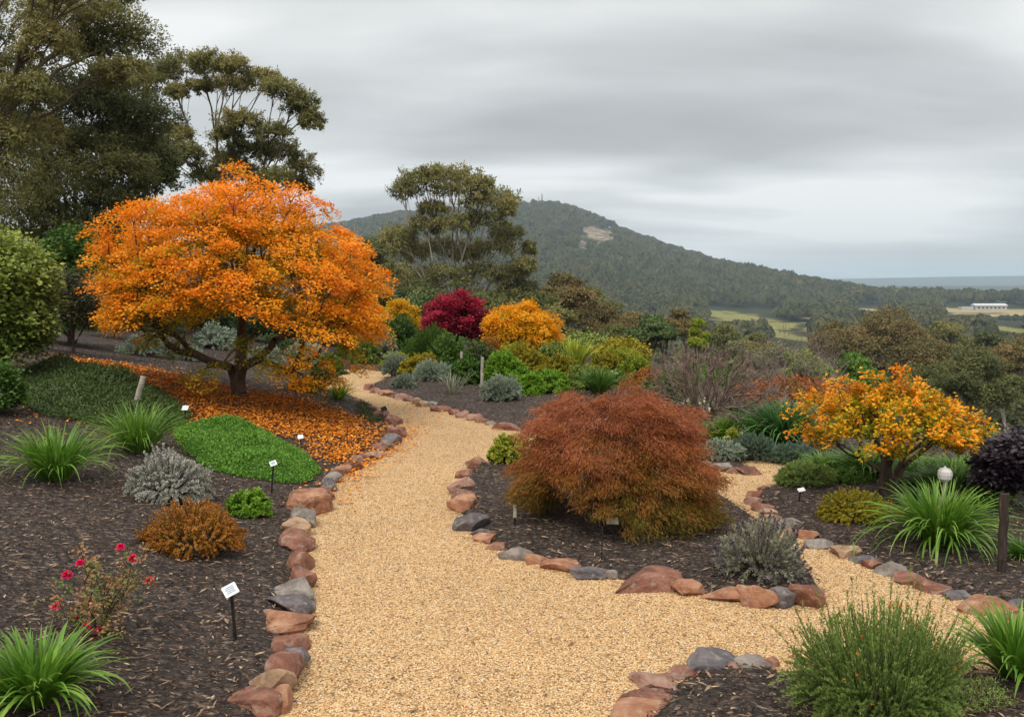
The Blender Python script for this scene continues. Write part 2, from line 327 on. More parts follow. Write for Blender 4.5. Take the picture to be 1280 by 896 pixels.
L_YG = leafmat('yellow_green_leaf', [(0, (0.12, 0.20, 0.02)), (0.5, (0.32, 0.38, 0.03)), (1, (0.62, 0.55, 0.08))], 0.3)
L_SCARLET = leafmat('scarlet_leaf', [(0, (0.11, 0.12, 0.02)), (0.35, (0.26, 0.13, 0.03)), (0.75, (0.42, 0.11, 0.035)), (1, (0.70, 0.17, 0.03))], 0.3)
L_PURPLE = leafmat('purple_leaf', [(0, (0.014, 0.010, 0.014)), (0.6, (0.045, 0.03, 0.04)), (1, (0.10, 0.07, 0.085))], 0.1, 0.4, 0.4)
L_ROSE = leafmat('rose_leaf', [(0, (0.12, 0.19, 0.03)), (0.4, (0.22, 0.20, 0.05)), (0.7, (0.36, 0.17, 0.06)), (1, (0.50, 0.24, 0.12))], 0.25)
L_WEST = leafmat('rosemary_leaf', [(0, (0.09, 0.13, 0.03)), (0.5, (0.18, 0.26, 0.06)), (0.9, (0.34, 0.42, 0.12)), (1, (0.55, 0.45, 0.15))], 0.25, 0.5, 0.25)
RAMP_ROCK = {
 'r': [(0.25, (0.10, 0.042, 0.03)), (0.5, (0.25, 0.105, 0.068)), (0.75, (0.40, 0.21, 0.14))],
 'p': [(0.25, (0.14, 0.07, 0.05)), (0.5, (0.31, 0.165, 0.115)), (0.75, (0.46, 0.29, 0.22))],
 'o': [(0.25, (0.16, 0.065, 0.035)), (0.5, (0.37, 0.165, 0.09)), (0.75, (0.54, 0.31, 0.19))],
 't': [(0.25, (0.19, 0.11, 0.06)), (0.5, (0.42, 0.26, 0.155)), (0.75, (0.60, 0.44, 0.31))],
 'g': [(0.25, (0.10, 0.08, 0.07)), (0.5, (0.22, 0.18, 0.155)), (0.75, (0.36, 0.31, 0.27))],
 'd': [(0.25, (0.075, 0.065, 0.07)), (0.5, (0.145, 0.125, 0.13)), (0.75, (0.24, 0.20, 0.195))]}
def rockmat(k):
    m, t, out = newmat('sandstone_'+{'r': 'red', 'p': 'pink', 'o': 'orange', 't': 'tan', 'g': 'grey', 'd': 'slate'}[k])
    tcn = nd('ShaderNodeTexCoord', t); oi = nd('ShaderNodeObjectInfo', t)
    ad = nd('ShaderNodeVectorMath', t, operation='ADD'); t.links.new(tcn.outputs['Object'], ad.inputs[0])
    cm = nd('ShaderNodeCombineXYZ', t); t.links.new(M('MULTIPLY', oi.outputs['Random'], 37.0, tree=t), cm.inputs[0]); t.links.new(cm.outputs[0], ad.inputs[1])
    nz = nd('ShaderNodeTexNoise', t); nz.inputs['Scale'].default_value = 5.5; nz.inputs['Detail'].default_value = 9; nz.inputs['Roughness'].default_value = 0.66; nz.inputs['Distortion'].default_value = 0.5
    t.links.new(ad.outputs[0], nz.inputs['Vector'])
    r = nd('ShaderNodeValToRGB', t); ramp(r, [(0.32+(p-0.25)*0.72, c) for p, c in RAMP_ROCK[k]]); t.links.new(nz.outputs['Fac'], r.inputs[0])
    # lichen and pale mineral spots
    n2_ = nd('ShaderNodeTexNoise', t); n2_.inputs['Scale'].default_value = 20; n2_.inputs['Detail'].default_value = 5; t.links.new(ad.outputs[0], n2_.inputs['Vector'])
    r2 = nd('ShaderNodeValToRGB', t); ramp(r2, [(0.56, (0, 0, 0)), (0.68, (1, 1, 1))]); t.links.new(n2_.outputs['Fac'], r2.inputs[0])
    mi = nd('ShaderNodeMixRGB', t); mi.inputs[2].default_value = (0.40, 0.36, 0.29, 1); t.links.new(r.outputs[0], mi.inputs[1]); t.links.new(M('MULTIPLY', r2.outputs[0], 0.45, tree=t), mi.inputs[0])
    p = nd('ShaderNodeBsdfPrincipled', t); p.inputs['Roughness'].default_value = 0.72; p.inputs['Specular IOR Level'].default_value = 0.3; t.links.new(mi.outputs[0], p.inputs['Base Color'])
    nb = nd('ShaderNodeTexNoise', t); nb.inputs['Scale'].default_value = 14; nb.inputs['Detail'].default_value = 10; nb.inputs['Roughness'].default_value = 0.7; t.links.new(ad.outputs[0], nb.inputs['Vector'])
    b = nd('ShaderNodeBump', t); b.inputs['Strength'].default_value = 1.0; b.inputs['Distance'].default_value = 0.03
    t.links.new(nb.outputs['Fac'], b.inputs['Height']); t.links.new(b.outputs[0], p.inputs['Normal']); t.links.new(p.outputs[0], out.inputs[0]); return m
ROCKM = {k: rockmat(k) for k in RAMP_ROCK}

def gravel_material():
    m, t, out = newmat('gravel'); tcn = nd('ShaderNodeTexCoord', t)
    v = nd('ShaderNodeTexVoronoi', t); v.inputs['Scale'].default_value = 88; v.inputs['Randomness'].default_value = 1; t.links.new(tcn.outputs['Object'], v.inputs['Vector'])
    w = nd('ShaderNodeTexWhiteNoise', t); t.links.new(v.outputs['Position'], w.inputs['Vector'])
    r = nd('ShaderNodeValToRGB', t); t.links.new(w.outputs['Value'], r.inputs[0])
    ramp(r, [(0.0, (0.10, 0.06, 0.035)), (0.09, (0.34, 0.18, 0.08)), (0.28, (0.64, 0.37, 0.17)), (0.65, (0.78, 0.49, 0.225)), (0.93, (0.86, 0.63, 0.36)), (1, (0.90, 0.79, 0.60))])
    dk = nd('ShaderNodeMapRange', t); t.links.new(v.outputs['Distance'], dk.inputs[0]); dk.inputs[1].default_value = 0.45; dk.inputs[2].default_value = 0.80; dk.inputs[3].default_value = 0; dk.inputs[4].default_value = 0.75
    mi = nd('ShaderNodeMixRGB', t); mi.inputs[2].default_value = (0.20, 0.12, 0.055, 1); t.links.new(dk.outputs[0], mi.inputs[0]); t.links.new(r.outputs[0], mi.inputs[1])
    n_ = nd('ShaderNodeTexNoise', t); n_.inputs['Scale'].default_value = 0.9; n_.inputs['Detail'].default_value = 8; n_.inputs['Roughness'].default_value = 0.7; t.links.new(tcn.outputs['Object'], n_.inputs['Vector'])
    hs = nd('ShaderNodeHueSaturation', t); t.links.new(mi.outputs[0], hs.inputs['Color']); n3 = nd('ShaderNodeTexNoise', t); n3.inputs['Scale'].default_value = 14; n3.inputs['Detail'].default_value = 4; t.links.new(tcn.outputs['Object'], n3.inputs['Vector'])
    t.links.new(M('MULTIPLY_ADD', n3.outputs['Fac'], 0.45, M('MULTIPLY_ADD', n_.outputs['Fac'], 0.55, 0.46, tree=t), tree=t), hs.inputs['Value'])
    p = nd('ShaderNodeBsdfPrincipled', t); p.inputs['Roughness'].default_value = 0.75; p.inputs['Specular IOR Level'].default_value = 0.2; t.links.new(hs.outputs[0], p.inputs['Base Color'])
    b = nd('ShaderNodeBump', t); b.inputs['Strength'].default_value = 0.9; b.inputs['Distance'].default_value = 0.012; b.invert = True
    t.links.new(v.outputs['Distance'], b.inputs['Height']); t.links.new(b.outputs[0], p.inputs['Normal']); t.links.new(p.outputs[0], out.inputs[0]); return m
def mulch_material():
    m, t, out = newmat('mulch'); tcn = nd('ShaderNodeTexCoord', t)
    n0 = nd('ShaderNodeTexNoise', t); n0.inputs['Scale'].default_value = 9; t.links.new(tcn.outputs['Object'], n0.inputs['Vector'])
    ad = nd('ShaderNodeVectorMath', t, operation='MULTIPLY_ADD'); t.links.new(n0.outputs['Color'], ad.inputs[0]); ad.inputs[1].default_value = (0.12, 0.12, 0.12); t.links.new(tcn.outputs['Object'], ad.inputs[2])
    mpn = nd('ShaderNodeMapping', t); mpn.inputs['Scale'].default_value = (1, 2.2, 1); t.links.new(ad.outputs[0], mpn.inputs[0])
    v = nd('ShaderNodeTexVoronoi', t); v.inputs['Scale'].default_value = 30; t.links.new(mpn.outputs[0], v.inputs['Vector'])
    w = nd('ShaderNodeTexWhiteNoise', t); t.links.new(v.outputs['Position'], w.inputs['Vector'])
    r = nd('ShaderNodeValToRGB', t); t.links.new(w.outputs['Value'], r.inputs[0])
    ramp(r, [(0, (0.014, 0.010, 0.008)), (0.5, (0.050, 0.032, 0.024)), (0.85, (0.10, 0.064, 0.046)), (0.97, (0.22, 0.15, 0.105)), (1, (0.36, 0.27, 0.19))])
    p = nd('ShaderNodeBsdfPrincipled', t); p.inputs['Roughness'].default_value = 0.85; t.links.new(r.outputs[0], p.inputs['Base Color'])
    b = nd('ShaderNodeBump', t); b.inputs['Strength'].default_value = 1.0; b.inputs['Distance'].default_value = 0.03; b.invert = True
    t.links.new(v.outputs['Distance'], b.inputs['Height']); t.links.new(b.outputs[0], p.inputs['Normal']); t.links.new(p.outputs[0], out.inputs[0]); return m
def terrain_material():
    m, t, out = newmat('terrain'); a = nd('ShaderNodeAttribute', t, attribute_name='cover'); tcn = nd('ShaderNodeTexCoord', t)
    nz = nd('ShaderNodeTexNoise', t); nz.inputs['Scale'].default_value = 0.09; nz.inputs['Detail'].default_value = 8; nz.inputs['Roughness'].default_value = 0.7; t.links.new(tcn.outputs['Object'], nz.inputs['Vector'])
    def rm(st):
        r = nd('ShaderNodeValToRGB', t); ramp(r, st); t.links.new(nz.outputs['Fac'], r.inputs[0]); return r.outputs[0]
    wood = rm([(0.3, (0.020, 0.026, 0.014)), (0.7, (0.055, 0.055, 0.028))])
    field = rm([(0.3, (0.13, 0.14, 0.04)), (0.55, (0.22, 0.21, 0.065)), (0.75, (0.33, 0.27, 0.11))])
    straw = rm([(0.3, (0.26, 0.21, 0.10)), (0.7, (0.42, 0.33, 0.17))])
    nz2 = nd('ShaderNodeTexNoise', t); nz2.inputs['Scale'].default_value = 0.05; nz2.inputs['Detail'].default_value = 9; nz2.inputs['Roughness'].default_value = 0.8; t.links.new(tcn.outputs['Object'], nz2.inputs['Vector'])
    rs_ = nd('ShaderNodeValToRGB', t); ramp(rs_, [(0.42, (0.06, 0.06, 0.035)), (0.5, (0.22, 0.165, 0.12)), (0.6, (0.46, 0.35, 0.26))]); t.links.new(nz2.outputs['Fac'], rs_.inputs[0]); scree = rs_.outputs[0]
    sp = nd('ShaderNodeSeparateXYZ', t); t.links.new(a.outputs['Vector'], sp.inputs[0])
    def mixc(f, c1, c2):
        n = nd('ShaderNodeMixRGB', t); t.links.new(f, n.inputs[0]); t.links.new(c1, n.inputs[1]); t.links.new(c2, n.inputs[2]); return n.outputs[0]
    c = mixc(sp.outputs[0], wood, field); c = mixc(sp.outputs[1], c, straw); c = mixc(sp.outputs[2], c, scree)
    p = nd('ShaderNodeBsdfPrincipled', t); p.inputs['Roughness'].default_value = 0.95; p.inputs['Specular IOR Level'].default_value = 0.05
    t.links.new(c, p.inputs['Base Color']); t.links.new(p.outputs[0], out.inputs[0]); return m

# ------------------------------------------------------------------ the ground
def world_to_px(x, y, z):
    c, s = math.cos(PITCH), math.sin(PITCH); dz = z-CAMZ; yc = y*c-dz*s; zc_ = y*s+dz*c
    return W0/2+F*x/yc, H0/2-F*zc_/yc
def field_masks(x, y):
    """meadow, straw, scree weights of the far country (world positions)"""
    D = np.hypot(x, y); e = lump(x/22, y/22, 1, 0, 10)*0.18+lump(x/9, y/9, 1, 8, 24)*0.22
    def ell(cx, cy, a, b, r=0.0):
        dx, dy = x-cx, y-cy; c, s = math.cos(r), math.sin(r)
        return 1-sstep(np.hypot((dx*c+dy*s)/a, (-dx*s+dy*c)/b)+e, 0.9, 1.05)
    mead = np.maximum.reduce([ell(*f) for f in MEADOWS]); straw = np.maximum.reduce([ell(*f) for f in STRAWS]); scree = np.maximum.reduce([ell(*f) for f in SCREES])
    return mead, straw, scree
def far_pt(px, py): return gp(px, py)[:2]
def fell(px, py, wpx, hpx):                                # a patch of ground whose middle is seen at (px, py)
    c = gp(px, py); a = c[1]*wpx/2/F; n_ = gp(px, py+hpx/2); f_ = gp(px, py-hpx/2)
    return (c[0], (n_[1]+f_[1])/2, a, max(abs(f_[1]-n_[1])/2, 6), 0.0)
MEADOWS = [fell(928, 400, 120, 22), fell(992, 420, 62, 30), fell(1262, 412, 50, 10), fell(880, 410, 30, 8)]
VIEWS = [(926, 397, 42, 9), (990, 417, 26, 12), (1232, 390, 52, 6), (1262, 412, 22, 4), (1085, 387, 16, 3), (748, 296, 16, 8), (728, 306, 4, 8)]
def hides_view(x, y, ztop, w):
    """would a tree standing here stand between the garden and an open field?"""
    px, pt = world_to_px(x, y, ztop); pb = world_to_px(x, y, ztop-w*0.9)[1]; hw = w*0.42*F/y; bad = np.zeros(np.shape(x), bool)
    for cx, cy_, a, b in VIEWS: bad |= (np.abs(px-cx) < a+hw*0.6) & (pt < cy_+b*0.7) & (pb > cy_-b)
    return bad
STRAWS = [fell(1235, 391, 120, 9), fell(1085, 388, 50, 5), fell(1190, 388, 60, 6), fell(800, 402, 50, 6), fell(700, 398, 60, 5), fell(1020, 398, 30, 5)]
SCREES = [fell(752, 295, 52, 20), fell(728, 306, 14, 18), fell(776, 300, 22, 12), fell(720, 276, 26, 9)]

az = np.concatenate([np.radians(np.arange(-180, -44, 4)), np.radians(np.linspace(-44, 44, 620)), np.radians(np.arange(48, 180, 4))])
rr = np.concatenate([[0.0, 1.0, 2.0], np.geomspace(3, 60, 90)[1:], np.geomspace(60, 3000, 330)[1:], np.geomspace(3000, 14000, 60)[1:]])
A, R_ = np.meshgrid(az, rr, indexing='ij'); X = R_*np.sin(A); Y = R_*np.cos(A)
Z = Hfar(X, Y); inn = (np.abs(X) < 11.4) & (Y > 2.8) & (Y < 33.4); Z = Z-np.where(inn, 0.3, 0.03)
na, nr = A.shape; ii, jj = np.meshgrid(np.arange(na), np.arange(nr-1), indexing='ij'); i2 = (ii+1) % na
FQ = np.stack([ii*nr+jj, i2*nr+jj, i2*nr+jj+1, ii*nr+jj+1], -1).reshape(-1, 4)[:, ::-1]
g = Geo(); g.add(np.stack([X, Y, Z], -1), FQ); me = g.mesh('terrain', True)
md, st_, sc_ = field_masks(X.ravel(), Y.ravel())
ca = me.attributes.new('cover', 'FLOAT_VECTOR', 'POINT'); ca.data.foreach_set('vector', np.stack([md, st_, sc_], 1).astype(np.float32).ravel())
put('terrain', me, terrain_material(), kind='structure', label='wooded valley floor and hillside rising to a rounded mountain')

gx = np.arange(-12, 12.01, 0.06); gy = np.arange(2.4, 34, 0.06)
GX, GY = np.meshgrid(gx, gy, indexing='ij'); GP = np.stack([GX.ravel(), GY.ravel()], 1); SD = path_sdf(GP)
GZ = bed_h(GP, SD); n0, n1_ = GX.shape
ii, jj = np.meshgrid(np.arange(n0-1), np.arange(n1_-1), indexing='ij')
Q = np.stack([ii*n1_+jj, (ii+1)*n1_+jj, (ii+1)*n1_+jj+1, ii*n1_+jj+1], -1).reshape(-1, 4)
g = Geo(); g.add(np.column_stack([GP, GZ]), Q); put('mulch_bed', g.mesh('mulch_bed', True), mulch_material(), kind='structure', label='dark bark mulch covering the garden beds')
PZ = Hn(GP[:, 0], GP[:, 1])+0.012; keep = (SD[Q] > -0.22).all(1)
Qk = Q[keep]; used, inv = np.unique(Qk, return_inverse=True)
g = Geo(); g.add(np.column_stack([GP, PZ])[used], inv.reshape(-1, 4)); put('gravel_path', g.mesh('gravel_path', True), gravel_material(), kind='structure', label='golden gravel path winding through the garden')

# loose pebbles, bark chips
def scatter_rect(n, x0, x1, y0, y1, pw=1.0):
    return np.column_stack([U(x0, x1, n), y0+(y1-y0)*U(0, 1, n)**pw])
P2 = scatter_rect(150000, -2.6, 6, 3.6, 11, 1.6); s2 = path_sdf(P2); P2 = P2[s2 > -0.03]
n = len(P2); sz = U(0.003, 0.0065, n); base = np.column_stack([P2, Hn(P2[:, 0], P2[:, 1])+0.012+sz*0.3])
oc = np.array([[1, 0, 0], [0, 1, 0], [-1, 0, 0], [0, -1, 0], [0, 0, 1]]); rot = U(0, 6.28, n); el3 = U(0.7, 1.3, (n, 5, 1))
v = oc[None]*sz[:, None, None]*el3*np.array([1, 1, 0.75]); c, s = np.cos(rot)[:, None], np.sin(rot)[:, None]
v = np.stack([v[..., 0]*c-v[..., 1]*s, v[..., 0]*s+v[..., 1]*c, v[..., 2]], -1)+base[:, None]
tf = np.array([[0, 1, 4], [1, 2, 4], [2, 3, 4], [3, 0, 4]])[None]+(np.arange(n)*5)[:, None, None]
g = Geo(); g.add(v, tf.reshape(-1, 3), np.repeat(U(0, 1, n), 4))
put('loose_gravel', g.mesh('loose_gravel', True), tintmat('pebble', [(0, (0.12, 0.07, 0.04)), (0.10, (0.45, 0.25, 0.11)), (0.3, (0.68, 0.40, 0.18)), (0.7, (0.80, 0.52, 0.245)), (1, (0.90, 0.74, 0.50))], 0.7), kind='stuff', label='loose golden pebbles lying on the gravel path')
def chips(nm, P2, Ls, Ws, z0, tint, lift=0.25):
    n = len(P2); base = np.column_stack([P2, ground(P2)+z0]); a = U(0, 6.28, n)
    d = np.column_stack([np.cos(a), np.sin(a), U(-lift, lift, n)]); nn = unit(np.column_stack([U(-.4, .4, (n, 2)), np.ones(n)]))
    leaves(nm, base-d*Ls[:, None]/2, d, nn, Ls, Ws, tint, 0.2, 0.5)
P2 = np.concatenate([scatter_rect(150000, -9, 9, 3.2, 12, 1.5), scatter_rect(60000, -10, 9, 12, 26)]); sp_ = path_sdf(P2); P2 = P2[(sp_ < -0.02) | ((sp_ < 0.12) & (U(0, 1, len(P2)) < 0.35*np.exp(-np.maximum(sp_, 0)*16)))]; n = len(P2); dd = P2[:, 1]
g = Geo(); chips(g, P2, U(0.014, 0.042, n)*(1+dd*0.03), U(0.005, 0.013, n)*(1+dd*0.03), U(0.004, 0.026, n), U(0, 1, n)**1.3)
k = 3000; P3 = scatter_rect(k, -6, 8, 3.2, 9, 1.2); P3 = P3[path_sdf(P3) < -0.02]; n = len(P3)
chips(g, P3, U(0.05, 0.12, n), U(0.006, 0.018, n), U(0.012, 0.025, n), U(0.88, 1, n), 0.12)
put('bark_chips', g.mesh('bark_chips'), tintmat('bark_chip', [(0, (0.014, 0.010, 0.008)), (0.45, (0.040, 0.022, 0.014)), (0.75, (0.10, 0.054, 0.032)), (0.92, (0.26, 0.165, 0.105)), (1, (0.50, 0.36, 0.24))], 0.85), kind='stuff', label='shredded dark bark chips and dry leaf litter on the beds')
# a few dark twigs and leaves on the gravel
P3 = scatter_rect(2200, -4.5, 7, 3.6, 18, 1.1); P3 = P3[path_sdf(P3) > 0.02]; n = len(P3); g = Geo()
a = U(0, 6.28, n); dv = np.column_stack([np.cos(a), np.sin(a), np.zeros(n)])
leaves(g, np.column_stack([P3, Hn(P3[:, 0], P3[:, 1])+0.022]), dv, np.tile([0.1, 0, 1.0], (n, 1)), U(0.02, 0.06, n), U(0.006, 0.016, n), U(0, 1, n), 0.2)
put('dry_leaf_litter', g.mesh('dry_leaf_litter'), tintmat('dry_leaf', [(0, (0.05, 0.035, 0.02)), (1, (0.20, 0.11, 0.04))]), kind='stuff', label='scattered dry leaves and twigs lying on the path')

# ------------------------------------------------------------------ rocks
import itertools
_ico = None
def ico():
    global _ico
    if _ico is None:
        import bmesh
        bm = bmesh.new(); bmesh.ops.create_icosphere(bm, subdivisions=4, radius=1.0)
        _ico = (np.array([v.co[:] for v in bm.verts]), np.array([[v.index for v in f.verts] for f in bm.faces])); bm.free()
    return _ico
def rock_mesh(sx_, sy_, sz_, seed, cuts=11):
    r = np.random.default_rng(seed); V, Fc = ico(); V = V.copy()
    V = np.sign(V)*np.abs(V)**0.75
    for k in range(cuts):
        nrm = unit(r.normal(size=3)*np.array([1, 1, 0.85])); d = r.uniform(0.50, 0.86)
        t = V@nrm-d; V = V-np.where(t > 0, t*0.985, 0)[:, None]*nrm
    for kx in range(6):
        kk = r.normal(size=3)*r.uniform(1.5, 5); V = V+unit(V)*(0.018*np.sin(V@kk+r.uniform(0, 6))[:, None])
    kk = r.normal(size=(8, 3))*11; V = V+unit(V)*(0.006*np.sin(V@kk.T+r.uniform(0, 6, 8)).sum(1)[:, None])
    mn, mxv = V.min(0), V.max(0); V = (V-(mn+mxv)/2)/((mxv-mn)/2)
    V = V*np.array([sx_, sy_, sz_]); g = Geo(); g.add(V, Fc); return g.mesh('edging_stone', False)
ROCKS = {
 'left': [(283,342,852,905,'r'),(331,360,855,898,'o'),(308,356,828,886,'t'),(330,368,812,865,'r'),(338,376,803,846,'d'),(338,378,791,826,'r'),(318,378,758,800,'o'),(335,382,734,774,'d'),(341,385,720,760,'g'),
   (358,388,708,744,'r'),(356,385,684,722,'r'),(350,384,658,696,'r'),(352,381,644,674,'t'),(359,388,631,663,'g'),(352,401,610,650,'o'),(389,412,605,631,'r'),(400,418,597,618,'d'),(404,422,589,607,'g'),(411,427,584,601,'p'),
   (418,436,583,598,'o'),(422,449,575,592,'r'),(439,452,569,584,'p'),(444,458,566,581,'r'),(449,472,562,577,'p'),(462,481,555,569,'r'),(474,490,550,565,'g'),(478,498,541,560,'d'),(485,504,529,551,'r'),(482,499,519,534,'r'),(467,483,513,525,'r'),(452,468,506,516,'p'),(438,453,499,508,'r')],
 'island': [(584,605,571,589,'r'),(571,593,586,601,'r'),(562,589,594,621,'p'),(566,590,610,630,'p'),(562,592,618,644,'o'),(570,606,638,669,'d'),(588,612,660,674,'d'),(593,618,666,683,'o'),(606,633,676,692,'r'),(628,667,680,704,'g'),(661,691,692,711,'o'),
   (684,734,697,720,'o'),(720,761,706,729,'d'),(758,772,713,729,'g'),(772,846,706,744,'r'),(846,881,721,749,'o'),(887,936,730,757,'o'),(931,973,729,765,'o'),(966,1003,732,765,'d'),(993,1029,723,764,'r')],
 'right': [(947,963,606,616,'r'),(937,956,614,626,'r'),(935,955,621,635,'p'),(942,968,628,642,'r'),(953,971,636,650,'t'),(958,980,642,658,'p'),(973,1001,647,667,'g'),(986,1008,660,673,'o'),(1000,1022,662,679,'o'),(1013,1044,672,690,'g'),(1040,1055,682,695,'t'),
   (1049,1083,681,701,'t'),(1070,1100,692,708,'d'),(1086,1112,698,717,'r'),(1104,1145,701,725,'g'),(1128,1162,714,735,'r'),(1156,1194,725,747,'r'),(1187,1221,737,755,'d'),(1210,1272,740,772,'o'),(1264,1284,750,768,'d'),(1262,1296,762,782,'r')],
 'near': [(777,842,876,912,'o'),(780,838,866,888,'r'),(798,853,839,870,'p'),(835,875,832,855,'r'),(868,929,814,848,'d'),(880,896,832,848,'r'),(906,932,834,847,'p'),(923,960,824,844,'g'),(957,974,822,840,'r'),(1188,1224,826,845,'r')],
 'centre': [(455,466,480,490,'r'),(462,476,485,494,'p'),(475,490,488,497,'o'),(486,501,490,499,'r'),(495,510,493,502,'p'),(504,518,495,504,'p'),(514,528,497,507,'t'),(521,536,501,511,'t'),(534,547,502,511,'g'),(540,561,507,517,'r'),(562,573,512,521,'r'),
   (571,585,514,525,'p'),(584,601,517,528,'p'),(596,610,521,531,'r'),(608,620,526,534,'g'),(619,648,528,541,'r')],
 'tip': [(866,888,576,589,'p'),(885,913,578,593,'g'),(911,931,583,595,'p'),(926,952,582,597,'r')]}
ORD = 'first second third fourth fifth sixth seventh eighth ninth tenth eleventh twelfth thirteenth fourteenth fifteenth sixteenth seventeenth eighteenth nineteenth twentieth'.split()
ORD += ['twenty-'+o for o in ORD[:9]]+['thirtieth']+['thirty-'+o for o in ORD[:9]]
CN = {'r': 'red brown', 'p': 'pinkish brown', 'o': 'orange brown', 't': 'pale tan', 'g': 'warm grey', 'd': 'dark slate grey'}
EDGE = {'left': ('left path edge', 'from the bottom up'), 'island': ("weeping maple's island", 'from its far left end'), 'right': ('right bed edge', 'from the far end'),
        'near': ('nearest bottom right bed', 'from the left'), 'centre': ('middle bed edge', 'from the left'), 'tip': ('far tip beyond the weeping maple', 'from the left')}
seed = 100
for e, lst in ROCKS.items():
    for i, (x0, x1, y0, y1, c) in enumerate(lst):
        seed += 1; cx = (x0+x1)/2; p = gp(cx, y1-1.5); D = p[1]; wm = (x1-x0)*D/F; hm = (y1-y0)*D/F; de = math.atan(CAMZ/D)
        along = {'left': 1.25, 'island': 0.85, 'right': 0.8, 'near': 0.9, 'centre': 0.9, 'tip': 0.8}[e]
        dep = min(wm*along, hm/math.sin(de)*0.75, 0.45); h = max((hm-dep*0.8*math.sin(de))/math.cos(de), 0.28*wm, 0.06)
        dep *= 1.12; hv = h*1.4; me = rock_mesh(wm/2*1.36, dep/2, hv/2, seed)
        me.materials.append(ROCKM[c]); o = bpy.data.objects.new('edging_stone', me); COL.objects.link(o)
        o.location = (p[0], p[1]+dep*0.42, p[2]+h-hv/2-0.004)
        r_ = random.Random(seed); o.rotation_euler = (r_.uniform(-.12, .12), r_.uniform(-.12, .16), r_.uniform(-.2, .2))
        sz = 'large' if wm > 0.33 else ('small' if wm < 0.2 else 'medium')
        o['label'] = f"{sz} {CN[c]} stone, {ORD[i]} along the {EDGE[e][0]}, {EDGE[e][1]}"; o['category'] = 'stone'; o['group'] = 'rough sandstone blocks edging the beds'

